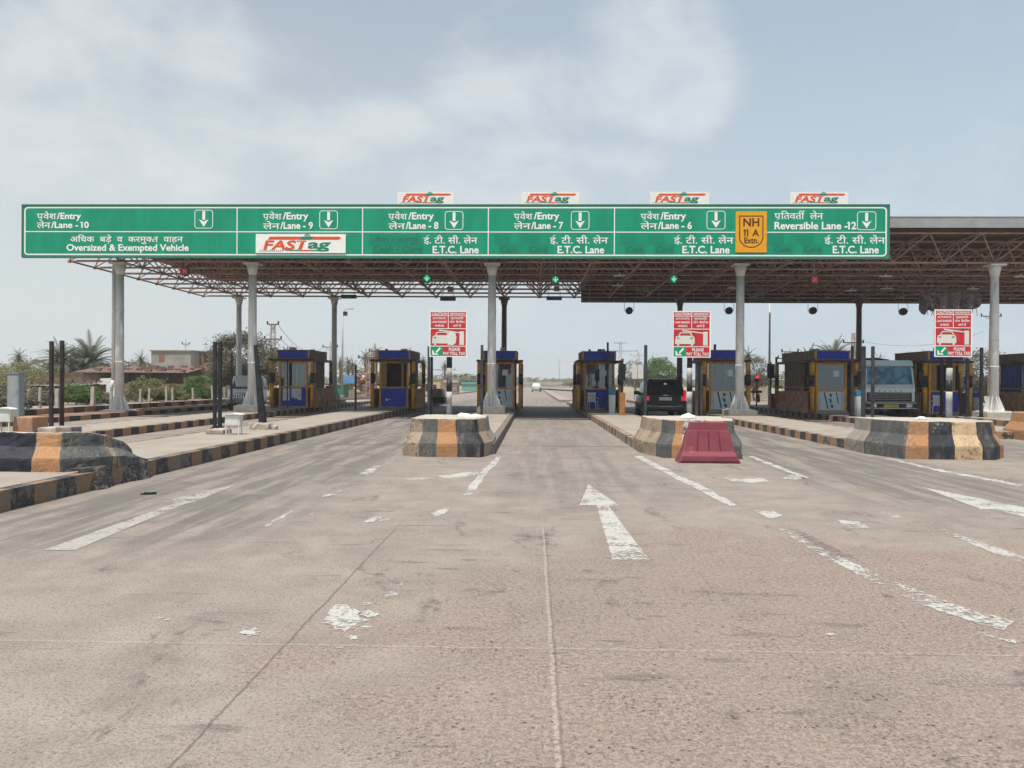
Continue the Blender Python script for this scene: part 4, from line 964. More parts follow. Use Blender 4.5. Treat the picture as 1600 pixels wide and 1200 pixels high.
# ================================================================== TOLL BOOTHS
def make_booth(front='blue', window='glass', label=None, poster=False, drawing=False, side=None):
    r_ = empty('toll_booth', (0, 0, 0), label=label, cat='toll booth', group='yellow and blue toll booths in a row')
    W2, D = .76, 3.3
    b = MB(); b.box(-W2-.05, W2+.05, -.05, D+.05, 0, .10); b.build('base', m_conc, r_)
    pn = {'blue': m_blue, 'pale': mat('booth_pale_panel', (.42, .48, .50), .5, var=.15, scale=3, dirt=.2)}[front]
    MB().box(-W2+.10, W2-.10, 0, .04, .12, 1.05).build('front_panel', pn, r_)
    fr = MB()
    for sx in (-1, 1):
        fr.box(sx*W2-sx*.0, sx*(W2-.10), -.02, .10, .10, 2.55); fr.box(sx*W2, sx*(W2-.10), D-.10, D, .10, 2.55)
    fr.box(-W2+.10, W2-.10, -.015, .05, 1.052, 1.12); fr.box(-W2+.10, W2-.10, -.015, .05, 2.34, 2.42)
    fr.box(-.42, .42, -.25, -.03, 2.42, 2.53)
    for sx in (-1, 1): fr.box(sx*(W2-.02), sx*(W2-.06), .10, D-.1, 1.0, 1.06)
    fr.build('corner_frame', m_yel, r_)
    if window == 'glass':
        MB().box(-W2+.102, W2-.102, .015, .022, 1.122, 2.338).build('window', m_glassb, r_)
        MB().box(-W2+.12, W2-.12, .03, .06, 2.22, 2.33).box(-.02, .02, .028, .05, 1.13, 2.2).build('blind', m_dark, r_)
    else:
        MB().box(-W2+.102, -W2+.38, .0, .03, 1.122, 2.338).box(W2-.38, W2-.25, .0, .03, 1.122, 2.338).build('shutter', mat('booth_shutter', (.26, .15, .06), .7, var=.2), r_)
        MB().box(-W2+.38, W2-.25, .9, .93, 1.1, 2.4).build('dark_backing', m_dark, r_)  # dark sheet stands in for the shade inside the open window
    # interior
    it = MB(); it.box(-W2+.14, W2-.14, .45, 1.1, .72, .76); it.box(-.2, .25, .6, .66, .80, 1.14); it.box(-.02, .05, .6, .66, .76, .8)
    it.box(-.25, .2, 1.5, 1.95, .45, .52); it.box(-.22, .18, 1.93, 1.99, .52, 1.15); it.tube((0, 1.7, .1), (0, 1.7, .45), .04)
    it.build('desk_and_chair', m_dark, r_)
    # sides: ribbed sheet below and behind, side window with opening
    for sx in (-1, 1):
        s = MB(); x = sx*W2; n = 22
        pts = [(x+sx*(.0 if i % 2 else .035), .12+(D-.24)*i/n) for i in range(n+1)]
        s.loft([[(a, y, .12) for a, y in pts], [(a, y, 1.0) for a, y in pts]], closed=False, cap=False, smooth=False)
        pts = [(x+sx*(.0 if i % 2 else .035), 1.35+(D-1.47)*i/14) for i in range(15)]
        s.loft([[(a, y, 1.06) for a, y in pts], [(a, y, 2.5) for a, y in pts]], closed=False, cap=False, smooth=False)
        s.build('side_panel', side or m_brown, r_, fix=False)
        MB().box(sx*(W2-.03), sx*(W2-.035), .12, 1.3, 1.08, 2.4).build('side_window', m_glassb, r_)
        w = MB(); w.box(sx*(W2-.01), sx*(W2-.05), 1.28, 1.34, 1.06, 2.5); w.box(sx*(W2-.01), sx*(W2-.05), .62, .66, 1.06, 2.5); w.box(sx*(W2+.02), sx*(W2+.20), .15, 1.25, 1.0, 1.03); w.build('window_bar', m_yel, r_)
    MB().box(-W2+.02, W2-.02, D-.05, D-.02, .12, 1.1).build('rear_panel', m_blue, r_)
    MB().box(-W2+.10, W2-.10, D-.05, D-.04, 1.12, 2.45).build('rear_window', m_glassb, r_)
    # roof box: blue front, ribbed brown sides
    rf_ = MB(); rf_.box(-W2-.10, W2+.10, -.14, D+.12, 2.56, 2.60)
    n = 26
    for sx in (-1, 1):
        x = sx*(W2+.08); pts = [(x+sx*(0 if i % 2 else .03), -.09+(D+.18)*i/n) for i in range(n+1)]
        rf_.loft([[(a, y, 2.602) for a, y in pts], [(a, y, 2.98) for a, y in pts]], closed=False, cap=False, smooth=False)
    rf_.box(-W2-.13, W2+.13, -.16, D+.14, 2.985, 3.02); rf_.box(-W2-.08, W2+.08, D+.06, D+.10, 2.602, 2.98)
    rf_.build('roof', m_brown, r_, fix=False)
    MB().box(-W2-.02, W2+.02, -.13, -.09, 2.605, 2.975).build('fascia_panel', m_blue, r_)
    MB().box(-W2-.10, -W2-.025, -.135, -.085, 2.605, 2.98).box(W2+.025, W2+.10, -.135, -.085, 2.605, 2.98).build('fascia_trim', m_yel, r_)
    # guard frame of posts and rails around the booth
    g = MB(); X = 1.06; ys_ = (-.28, D+.25)
    for sx in (-1, 1):
        g.box(sx*X-.055, sx*X+.055, ys_[0], ys_[1], 2.43, 2.53); g.box(sx*(X+.04)-.02, sx*(X+.04)+.02, ys_[0]-.12, ys_[1]+.1, 2.535, 2.56)
    g.box(-X-.14, X+.14, ys_[0]-.05, ys_[0]+.03, 2.44, 2.54); g.box(-X-.05, X+.05, ys_[1]-.05, ys_[1]+.05, 2.44, 2.54)
    g.build('guard_rail', mat('rail_dark', (.045, .028, .025), .6, var=.3), r_)
    for sx in (-1, 1):
        for yy in ys_:
            p = MB(); p.tube((sx*X, yy, 0), (sx*X, yy, 1.28), .10, n=12, mi=0); p.tube((sx*X, yy, 1.28), (sx*X, yy, 1.82), .102, n=12, mi=1); p.tube((sx*X, yy, 1.82), (sx*X, yy, 2.43), .10, n=12, mi=0)
            p.build('guard_post', [m_yel, m_black], r_)
        MB().box(sx*X-.10, sx*X+.10, -.14, .05, 1.35, 1.80, bev=.01).build('sensor_box', m_black, r_)
        gw = MB(); n = 12; pts = []
        for i in range(n+1): pts.append((sx*X+(.0 if i % 2 else sx*.10), -.12+(D+.2)*i/n))
        gw.loft([[(a, y, 0) for a, y in pts], [(a, y, .98) for a, y in pts]], closed=False, cap=False, smooth=False)
        gw.box(sx*X-.03, sx*X+.07, -.14, D+.1, .985, 1.03); gw.build('guard_panel', mat('guard_sheet', (.50, .30, .19), .75, var=.25, scale=5, dirt=.4, dirtc=(.10, .07, .06)), r_, fix=False)
        rl = MB(); rl.tube((sx*X, -.2, 1.22), (sx*X, D+.2, 1.22), .03, n=8); rl.build('hand_rail', m_rust, r_)
    if poster:
        p = MB(); p.box(-.55, -.20, -.008, -.003, .38, 1.02); 
        p.face([(-.10, -.006, 1.02), (.42, -.006, 1.02), (.42, -.006, .42), (.28, -.006, .40), (.18, -.006, .50), (.08, -.006, .46), (.0, -.006, .56), (-.10, -.006, .50)]); p.build('poster', mat('paper', (.55, .58, .57), .8, var=.08), r_)
    if drawing:
        p = MB(); p.box(-.50, .45, -.008, -.004, .14, 1.04); p.build('poster', mat('poster_pale', (.50, .58, .60), .7, var=.08, scale=8), r_)
        q = MB()
        for a in ([(-.38, 1.0), (-.30, 1.0), (-.12, .2), (-.20, .2)], [(-.08, .95), (.05, .90), (.02, .78), (-.10, .80)], [(-.12, .72), (.02, .66), (.05, .52), (-.06, .50)], [(-.05, .44), (.10, .40), (.12, .26), (.0, .24)], [(.22, 1.0), (.28, 1.0), (.38, .45), (.33, .45)]):
            q.face([(x, -.011, z) for x, z in a])
        q.build('poster_figure', mat('poster_blue', (.03, .09, .16), .7), r_)
    return r_
YBO = 41.5
bA = make_booth('blue', 'glass', 'toll booth with torn white papers on its blue front panel', poster=True); bA.location = (IC['A']+.25, YBO, IZ)
bB = make_booth('blue', 'open', 'toll booth with plain blue front panel and dark open window'); bB.location = (-7.25, YBO, IZ)
bC = make_booth('pale', 'glass', 'toll booth with pale poster partly hidden by the middle column', drawing=True); bC.location = (-1.75, YBO, IZ)
bD = dup(bA, (3.35, YBO, IZ), label='toll booth with blue front panel directly right of the middle lane')
for c in list(bD.children):
    if c.name.startswith('poster'): bpy.data.objects.remove(c)
bE = dup(bC, (9.25, 39.2, IZ), label='toll booth with pale poster right of the black vehicle')
bF = dup(bC, (14.35, 39.2, IZ), R(3), label='toll booth with pale poster and long ribbed side left of the truck')
bF.scale = (1, 1.25, 1)
bG = dup(bB, (19.75, 39.2, IZ), label='toll booth with yellow framed window right of the truck')
bH = make_booth('blue', 'glass', 'blue sided toll booth cut off by the right edge', side=m_blue); bH.location = (25.6, 40.2, IZ)
MB().box(-.24, -.19, -.34, -.30, .0, 2.44).build('pipe', m_post, bA)
for bo, items in ((bA, ((-.4, 1.2, .35, .25, .18), (.35, 2.4, .22, .22, .12))), (bB, ((.3, 1.5, .30, .22, .14), (-.5, .6, .12, .12, .10))), (bC, ((.1, .9, .25, .25, .20),)), (bD, ((-.45, .5, .12, .12, .12), (.1, .5, .10, .10, .10), (.3, 2.2, .4, .3, .2))), (bF, ((0, 1.6, .4, .3, .16),)), (bG, ((.2, 1.1, .3, .3, .2),))):
    for x_, y_, a_, b_, h_ in items: MB().box(x_-a_/2, x_+a_/2, y_-b_/2, y_+b_/2, 3.022, 3.02+h_, bev=.015).build('roof_box', m_steel if a_ > .2 else m_black, bo)
MB().box(-.42, -.30, -.006, -.002, .40, .52).build('sticker', m_wht, bB); MB().box(-.22, -.16, -.006, -.002, .44, .50).build('sticker', m_wht, bB)
MB().box(.30, .40, -.006, -.002, .62, .70).build('sticker', m_wht, bA)
for bo in (bC, bD, bE, bF): MB().box(.12, .40, .010, .013, 1.75, 2.05).build('window_notice', mat('paper', (.55, .58, .57)), bo)
for bo, s_ in ((bB, 1), (bD, -1), (bE, 1)):
    cb_ = MB(); cb_.path([(s_*.9, -.30, 2.5), (s_*.7, -.34, 2.30), (s_*.35, -.33, 2.38), (0, -.31, 2.5)], .012, 6); cb_.build('loose_cable', m_black, bo)
# chair copies
def make_chair(loc, rz, lb):
    r_ = empty('plastic_chair', loc, rz, label=lb, cat='chair', group='white plastic chairs by the booths')
    MB().box(-.22, .22, -.22, .22, .42, .45, bev=.01).build('seat', m_wht, r_)
    b = MB(); 
    for i in range(5): b.box(-.2+i*.085, -.14+i*.085, .20, .225, .46, .82)
    b.box(-.23, .23, .195, .23, .82, .90, bev=.01); b.build('backrest', m_wht, r_)
    for sx in (-1, 1):
        for sy in (-1, 1): MB().tube((sx*.2, sy*.19, .42), (sx*.23, sy*.23, 0), .022, .018, 8).build('leg', m_wht, r_)
        MB().box(sx*.24-.02, sx*.24+.02, -.2, .2, .62, .65).box(sx*.24-.015, sx*.24+.015, -.2, -.17, .45, .62).build('armrest', m_wht, r_)
    return r_
x, y = G(926, 641, IZ); ch0 = make_chair((x, y, IZ), R(160), 'white plastic chair before the booth right of the middle lane')
x, y = G(1463, 648, IZ); dup(ch0, (x, y, IZ), R(170), 'white plastic chair before the booth right of the truck')
def bin_(px0, px1, yt, yc, yb, lb, c1, c2):
    x0, y = G(px0, yb, IZ); x1 = G(px1, yb, IZ)[0]; w_ = (x1-x0)/2; h = V(px0, yt, y)[1]-IZ; hc = V(px0, yc, y)[1]-IZ
    r_ = empty('waste_bin', ((x0+x1)/2, y, IZ), label=lb, cat='bin', group='tall pale bins with blue tops')
    MB().loft([[(-w_*.85, -w_*.85, 0), (w_*.85, -w_*.85, 0), (w_*.85, w_*.85, 0), (-w_*.85, w_*.85, 0)], [(-w_, -w_, hc), (w_, -w_, hc), (w_, w_, hc), (-w_, w_, hc)]], smooth=False).build('body', c1, r_)
    MB().box(-w_*1.08, w_*1.08, -w_*1.08, w_*1.08, hc+.002, h, bev=.03).build('lid', c2, r_)
m_teal = mat('teal_plastic', (.03, .17, .24), .5, var=.1); m_pgrey = mat('pale_grey_plastic', (.45, .48, .47), .6, var=.1, dirt=.2)
bin_(951, 961, 605, 617, 646, 'pale bin with teal top beside the booth right of the middle lane', m_pgrey, m_teal)
bin_(1336.5, 1345, 610, 619, 650, 'pale bin with teal top left of the truck', m_pgrey, m_teal)
bin_(1517, 1530, 613, 621, 647, 'grey bin with dark blue top left of the rightmost column', mat('grey_plastic', (.25, .25, .25), .6, var=.1), m_blue)
# signal posts
def signal_post(px, yt, yb, lb, lamp=None, m_low=None, box=(.14, .30)):
    x, y = G(px, yb, IZ); h = V(px, yt, y)[1]-IZ
    r_ = empty('signal_post', (x, y, IZ), label=lb, cat='signal post')
    MB().tube((0, 0, 0), (0, 0, h), .045, n=10).build('pole', m_low or m_post, r_)
    MB().box(-box[0], box[0], -.12, .10, h-.10-box[1]*2, h-.10, bev=.015).build('head', m_black, r_)
    if lamp: MB().ring_y(0, h-.10-box[1]*.7, .10, -.135, -.122, 14).build('lamp', lamp, r_)
    return r_, h
r_, h = signal_post(1182, 583, 634.5, 'red and black signal post with glowing red lamp', emit('red_lamp', (1, .03, .04), 1.4), mat('red_post', (.35, .02, .025), .5, var=.2), (.11, .20))
MB().box(-.34, .34, -.07, .07, .82, .98, bev=.02).build('barrier_head', m_red, r_); MB().box(.05, .20, -.06, .06, .25, .72, bev=.02).build('control_box', mat('pinkred', (.45, .05, .06), .5), r_)
r_, h = signal_post(972, 565, 649, 'signal post with dark head and orange lower half beside the bin', None, m_post, (.13, .36))
MB().box(-.12, .12, -.12, .12, 0, .98, bev=.02).build('orange_sleeve', mat('brown_orange', (.32, .14, .05), .6, var=.2), r_); MB().tube((0, 0, h), (0, 0, h+.12), .06, n=10).build('red_tip', m_red, r_)
r_, h = signal_post(1204, 566, 636.7, 'dark green signal post with big box head before the tall thin pole', None, m_post, (.20, .42))
# tall thin lamp masts
def mast(px, yt, Y, lb, r=.07, mm=None):
    x, zt_ = V(px, yt, Y); m = MB(); m.tube((0, 0, 0), (0, 0, zt_), r*1.3, r*.7, 10)
    r_ = empty('lamp_mast', (x, Y, 0), label=lb, cat='lamp mast'); m.build('pole', mm or m_steel, r_)
    a = MB(); a.path([(0, 0, zt_-.1), (.3, 0, zt_+.25), (.7, 0, zt_+.3)], .03, 6); a.box(.6, 1.1, -.1, .1, zt_+.24, zt_+.33, bev=.02)
    a.build('lamp_head', m_steel, r_); MB().box(-.18, .18, -.18, .18, 0, .25).build('base', m_conc, r_); return r_
mast(1203, 455, 52.6, 'tall thin pale lamp mast right of the column with the route plate', mm=m_wht)
m2 = mast(535.5, 487, 80, 'distant lamp mast with small camera box right of the first booth', .09)
MB().box(.10, .45, -.15, .15, 8.2, 8.6).build('camera_box', m_black, m2)
# boom barriers
def boom(pa, Ya, pb_, Yb, lb, mcol, hz=None, head=True):
    xa, za = V(*pa, Ya); xb, zb_ = V(*pb_, Yb)
    r_ = empty('boom_barrier', (xa, Ya, IZ if head else 0), label=lb, cat='boom barrier', group='boom barriers at the booths'); o = Vector((xa, Ya, IZ))
    mb = MB(); n = 7
    A, B = Vector((xa, Ya, za))-o, Vector((xb, Yb, zb_))-o
    for i in range(n): mb.tube(A+(B-A)*i/n, A+(B-A)*(i+1)/n, .035, n=8, mi=i % 2 if len(mcol) > 1 else 0)
    mb.build('arm', mcol, r_)
    MB().box(-.17, .17, -.15, .15, 0, za-IZ+.10, bev=.02).build('housing', mat('boom_housing', (.32, .10, .06), .6, var=.2, dirt=.2), r_)
    MB().box(-.20, .20, -.18, -.152, za-IZ-.15, za-IZ+.12).build('hinge_cover', m_red, r_)
boom((899, 611), 47.0, (843, 607.5), 47.5, 'thin boom across the middle lane far behind the booths', [m_red, mat('boom_dull', (.30, .16, .14), .6)])
boom((1208, 618), 47, (1263, 633), 40.5, 'white boom slanting down across the striped booth', [m_wht])
boom((1560, 620), 42.5, (1640, 625), 42, 'white boom at the right edge behind the rightmost column', [m_wht])
boom((515, 606), 46.0, (470, 609), 46.2, 'short boom right behind the first booth with a red cover', [m_wht, m_red])
# ================================================================== VEHICLES
def wheel(parent, x, y, r=.37, w_=.24):
    o = MB(); pr = [(r*.62, -w_/2), (r*.93, -w_/2), (r, -w_*.36), (r, w_*.36), (r*.93, w_/2), (r*.62, w_/2)]
    n = 24; o.loft([[(x+h, y+q*math.cos(2*math.pi*i/n), r+q*math.sin(2*math.pi*i/n)) for i in range(n)] for q, h in pr], cap=True)
    t = o.build('wheel', m_tyre, parent); k = MB(); s = 1 if x > 0 else -1
    a, b = sorted((x+s*w_*.50, x+s*(w_*.5+.012))); k.loft([[(h, y+q*math.cos(2*math.pi*i/n), r+q*math.sin(2*math.pi*i/n)) for i in range(n)] for q, h in ((r*.60, a), (r*.60, b))], smooth=False)
    k.build('rim', m_chrome, t)
def car(name, label, cat, loc, rz, paint, st, glassm, belt=1.08):
    """st: stations (y, zbottom, zbelt, zroof, half width at the base, at the belt, at the roof)"""
    r_ = empty(name, loc, rz, label=label, cat=cat); rings = []
    for y, zb, zl, zr, wb, wl, wr in st:
        h = []
        h += [(wb*.93, zb), (wb, zb+.10), (wl*1.01, zb+(zl-zb)*.55), (wl, zl-.05), (wl*.975, zl)]
        if zr > zl+.05: h += [(wl*.96+(wr-wl*.96)*.85, zl+(zr-zl)*.80), (wr, zr-.05), (wr*.88, zr)]
        else: h += [(wl*.93, zl+.012), (wl*.8, zl+.02), (wl*.6, zl+.025)]
        rings.append([(x, y, z) for x, z in h]+[(-x, y, z) for x, z in reversed(h)])
    MB().loft(rings).build('body', paint, r_); return r_
m_blkcar = mat('black_car_paint', (.004, .005, .009), .22, var=.1); MATS['black_car_paint'].node_tree.nodes['Principled BSDF'].inputs['Specular IOR Level'].default_value = .3
ST = [(0, .42, 1.04, 1.06, .84, .86, .8), (.05, .36, 1.06, 1.08, .90, .92, .86), (.12, .34, 1.08, 1.66, .92, .93, .72), (.32, .32, 1.09, 1.79, .93, .94, .73), (1.2, .30, 1.08, 1.82, .94, .94, .74), (2.4, .30, 1.06, 1.81, .94, .94, .74), (2.9, .30, 1.05, 1.62, .94, .93, .72), (3.35, .30, 1.04, 1.08, .94, .92, .6), (4.2, .32, .98, .99, .92, .88, .5), (4.55, .40, .82, .83, .84, .80, .5), (4.62, .45, .75, .76, .76, .74, .5)]
sx_, sy_ = G(1036, 652)[0], 39.3
suv = car('parked_car', 'black large car seen from behind with red tail lamps, waiting at the booth', 'car', (5.98, 36.7, 0), R(-1), m_blkcar, ST, m_glassd)
g = MB(); g.face([(-.70, .055, 1.13), (.70, .055, 1.13), (.60, .155, 1.60), (-.60, .155, 1.60)])
g.build('rear_window', mat('rear_glass', (.012, .03, .036), .12, var=.1), suv)
g = MB()
for s in (-1, 1): g.face([(s*.955, .45, 1.14), (s*.955, 2.6, 1.12), (s*.79, 2.4, 1.68), (s*.80, .55, 1.66)])
g.build('side_window', mat('rear_glass', (.025, .05, .06)), suv, fix=False)
for s in (-1, 1):
    t = MB(); t.box(s*.72, s*.93, -.03, .06, .82, 1.02, bev=.02).box(s*.83, s*.945, -.02, .10, 1.0, 1.30, bev=.02)
    t.build('tail_light', emit('tail_red', (.60, .01, .03), .5), suv)
MB().box(-.28, .28, -.045, -.02, .84, .97).build('licence_plate', mat('plate_white', (.55, .55, .52), .6), suv)
pm = MB(); [pm.box(-.24+i*.05, -.21+i*.05, -.049, -.046, .875, .935) for i in range(10)]; pm.build('plate_marks', mat('plate_grey', (.12, .12, .13), .6), suv)
MB().box(-.12, .12, -.03, -.005, 1.06, 1.085).box(-.06, .06, .04, .06, 1.55, 1.62).build('badge', m_chrome, suv)
MB().box(-.86, .86, -.08, .05, .40, .60, bev=.04).build('bumper', m_black, suv)
bl = MB(); bl.path([(-.80, -.09, .60), (-.5, -.095, .565), (0, -.10, .555), (.5, -.095, .565), (.80, -.09, .60)], .014, 6); bl.build('chrome_strip', m_chrome, suv)
for s in (-1, 1):
    MB().path([(s*.70, .45, 1.80), (s*.70, .6, 1.87), (s*.70, 2.2, 1.87), (s*.70, 2.4, 1.80)], .018, 6).build('roof_rail', m_black, suv)
    MB().box(s*1.0-.12, s*1.0+.12, 2.75, 2.9, 1.05, 1.24, bev=.04).build('wing_mirror', m_blkcar, suv)
MB().box(-.60, .60, .02, .16, 1.70, 1.745, bev=.015).build('spoiler', m_blkcar, suv)
MB().tube((.05, .18, 1.0+.8), (.05, .02, 1.95), .006, n=5).build('aerial', m_black, suv)
for sx in (-1, 1):
    for y in (.85, 3.65): wheel(suv, sx*.82, y)
# far white hatchback driving away
x, y = .45, 138.0
WH = mat('white_car_paint', (.55, .55, .54), .3, var=.03)
ST2 = [(0, .35, .88, .90, .74, .76, .6), (.06, .28, .92, 1.30, .80, .80, .56), (.5, .25, .92, 1.50, .82, .82, .58), (1.9, .25, .92, 1.52, .82, .82, .58), (2.7, .25, .92, .95, .82, .80, .5), (3.5, .30, .82, .84, .78, .74, .5), (3.6, .4, .6, .62, .7, .7, .5)]
fc = car('distant_car', 'small white car driving away on the far road', 'car', (x, y, 0), 0, WH, ST2, m_glassd)
MB().face([(-.58, .02, .98), (.58, .02, .98), (.48, .34, 1.42), (-.48, .34, 1.42)]).build('rear_window', mat('rear_glass', (.025, .05, .06)), fc)
for s in (-1, 1):
    MB().box(s*.60, s*.78, -.03, .05, .62, .84).build('tail_light', mat('dull_red', (.3, .03, .03), .4), fc)
    for yy in (.6, 2.9): wheel(fc, s*.72, yy, .28, .2)
MB().box(-.72, .72, -.05, .04, .30, .46, bev=.02).build('bumper', m_black, fc)
# white off-roader behind the second column at left
x, y = -16.0, 44.0
ST3 = [(4.5, .42, 1.05, 1.08, .84, .86, .8), (4.4, .36, 1.08, 1.80, .90, .90, .76), (3.0, .32, 1.10, 1.92, .92, .92, .78), (1.75, .32, 1.10, 1.90, .92, .92, .78), (1.2, .32, 1.10, 1.14, .92, .91, .7), (.25, .36, 1.02, 1.04, .90, .87, .7), (.04, .45, .95, .96, .84, .80, .6), (0, .55, .85, .86, .80, .78, .5)]
wj = car('white_car', 'white off road car facing the camera, half hidden behind a left column', 'car', (x, y, 0), R(14), mat('white_car_b', (.80, .80, .78), .35, var=.05, dirt=.1), list(reversed(ST3)), m_glassd)
MB().face([(-.80, 1.22, 1.16), (.80, 1.22, 1.16), (.68, 1.70, 1.80), (-.68, 1.70, 1.80)]).build('windscreen', mat('windscreen_green', (.06, .13, .12), .1), wj)
g = MB(); [g.box(-.42+i*.12, -.36+i*.12, -.03, -.005, .62, .92) for i in range(8)]; g.build('grille', m_chrome, wj)
MB().box(-.46, .52, -.012, -.002, .60, .94).build('grille_backing', m_dark, wj)
for s in (-1, 1):
    MB().box(s*.55, s*.78, -.03, .05, .66, .88, bev=.04).build('headlight', m_chrome, wj)
    MB().box(s*1.0-.10, s*1.0+.10, 1.35, 1.5, 1.12, 1.36, bev=.04).build('wing_mirror', WH, wj)
    for yy in (.85, 3.5): wheel(wj, s*.80, yy, .38)
MB().box(-.88, .88, -.14, .02, .38, .58, bev=.04).build('bumper', m_steel, wj)
MB().path([(-.5, -.16, .45), (-.5, -.2, .85), (.5, -.2, .85), (.5, -.16, .45)], .03, 8).build('bull_bar', m_chrome, wj)
g = MB()
for s in (-1, 1): g.face([(s*.945, 1.7, 1.15), (s*.945, 4.2, 1.15), (s*.82, 4.1, 1.78), (s*.82, 1.95, 1.78)])
g.build('side_window', mat('windscreen_green', (.06, .13, .12)), wj, fix=False)
# truck facing the camera at the right booths
tk = empty('truck', (16.9, 38.7, 0), label='truck with pale blue cab front waiting between two right booths', cat='truck')
m_tkb = mat('truck_blue', (.46, .62, .66), .5, var=.1, dirt=.15); m_tkw = mat('truck_white', (.72, .74, .72), .5, var=.06, dirt=.2)
MB().loft([[(-1.2, 0, .55), (1.2, 0, .55), (1.2, 0, 1.55), (1.17, .10, 2.30), (1.10, .30, 2.78), (-1.10, .30, 2.78), (-1.17, .10, 2.30), (-1.2, 0, 1.55)], [(-1.2, 1.7, .55), (1.2, 1.7, .55), (1.2, 1.7, 1.55), (1.2, 1.7, 2.30), (1.12, 1.7, 2.82), (-1.12, 1.7, 2.82), (-1.2, 1.7, 2.30), (-1.2, 1.7, 1.55)]], smooth=False).build('cab', m_tkw, tk)
MB().face([(-1.08, -.012, 1.62), (1.08, -.012, 1.62), (1.04, .12, 2.46), (-1.04, .12, 2.46)]).build('windscreen', mat('truck_screen', (.05, .16, .24), .10, var=.7, scale=2.5), tk)
MB().loft([[(-1.14, .10, 2.50), (1.14, .10, 2.50), (1.12, .22, 2.74), (-1.12, .22, 2.74)], [(-1.14, .02, 2.51), (1.14, .02, 2.51), (1.12, .14, 2.75), (-1.12, .14, 2.75)]], smooth=False).build('visor', m_tkb, tk)
MB().loft([[(-1.15, -.02, 1.50), (-1.09, -.02, 1.50), (-1.05, .06, 2.36), (-1.12, .06, 2.36)], [(-1.15, -.05, 1.50), (-1.09, -.05, 1.50), (-1.05, .03, 2.36), (-1.12, .03, 2.36)]], smooth=False).loft([[(1.15, -.02, 1.50), (1.09, -.02, 1.50), (1.05, .06, 2.36), (1.12, .06, 2.36)], [(1.15, -.05, 1.50), (1.09, -.05, 1.50), (1.05, .03, 2.36), (1.12, .03, 2.36)]], smooth=False).box(-1.14, 1.14, -.04, -.003, 1.46, 1.57).build('blue_trim', m_tkb, tk)
MB().box(-1.05, 1.05, -.03, -.004, .82, 1.24).build('grille', m_dark, tk)
g = MB(); [g.box(-.98, .98, -.055, -.032, .89+i*.075, .915+i*.075) for i in range(5)]; [g.box(-.5+i*.25, -.44+i*.25, -.05, -.031, 1.28, 1.34) for i in range(5)]; g.build('grille_bar', m_steel, tk)
MB().box(-1.22, 1.22, -.22, .05, .42, .80, bev=.04).build('bumper', m_black, tk)
MB().box(-1.18, 1.18, -.245, -.225, .72, .76).box(-1.18, 1.18, -.245, -.225, .47, .51).build('bumper_stripe', m_wht, tk)
for s in (-1, 1):
    MB().box(s*.70, s*.98, -.25, -.222, .54, .69).build('headlight', m_chrome, tk)
    m_ = MB(); m_.path([(s*1.16, .1, 2.4), (s*1.45, -.08, 2.45), (s*1.45, -.08, 1.65), (s*1.18, .05, 1.6)], .018, 6); m_.box(s*1.45-.10, s*1.45+.10, -.12, -.07, 1.75, 2.25, bev=.02); m_.build('wing_mirror', m_black, tk)
    for yy in (1.0, 6.2, 7.4): wheel(tk, s*1.02, yy, .5, .3)
MB().box(-.35, .35, -.25, -.222, .53, .67).build('licence_plate', mat('plate_yellow', (.5, .38, .06), .6), tk)
MB().box(-.04, .04, .04, .055, 1.25, 1.33).build('wiper_motor', m_black, tk)
w_ = MB(); [w_.tube((x0, -.035, 1.63), (x0+.55, .0, 1.95), .012, n=5) for x0 in (-.9, .05)]; w_.build('wiper', m_black, tk)
cg = MB(); cg.box(-1.22, 1.22, 1.85, 8.6, 1.0, 2.55)
for i in range(9): cg.box(-1.26, 1.26, 1.9+i*.8, 2.0+i*.8, 1.0, 2.57)
cg.build('cargo_body', mat('cargo_blue', (.03, .05, .14), .6, var=.3, dirt=.3), tk)
cv_ = MB(); nx, ny = 14, 24; rows = []
for j in range(ny+1):
    rows.append([(-1.24+2.48*i/nx, 1.82+6.8*j/ny, 2.60+.34*math.sin(math.pi*i/nx)**.6+.07*noise.noise(Vector((i*.5, j*.5, 2)))) for i in range(nx+1)])
for j in range(ny):
    for i in range(nx): cv_.face([rows[j][i], rows[j][i+1], rows[j+1][i+1], rows[j+1][i]], 0, True)
cv_.build('tarpaulin', mat('tarp_pinkish', (.32, .24, .22), .85, var=.2, dirt=.2), tk)
MB().box(-.45, .45, 1.7, 8.5, .6, .98).build('chassis', m_black, tk)
# small grey guard house rear end beyond the island left of the middle
kb_ = empty('concrete_barrier', (V(682, 641, 52)[0], 52, IZ), label='grey concrete barrier with dark lower band beyond the second booth', cat='concrete barrier')
MB().loft([[(-.45, -.3, .42), (.45, -.3, .42), (.45, 1.2, .42), (-.45, 1.2, .42)], [(-.38, -.2, .95), (.30, -.2, .95), (.30, 1.1, .95), (-.38, 1.1, .95)]], smooth=False).build('upper', m_conc, kb_)
MB().box(-.55, .55, -.4, 1.3, 0, .415, bev=.04).build('lower', mat('black_conc', (.06, .06, .06), .8, var=.3), kb_)
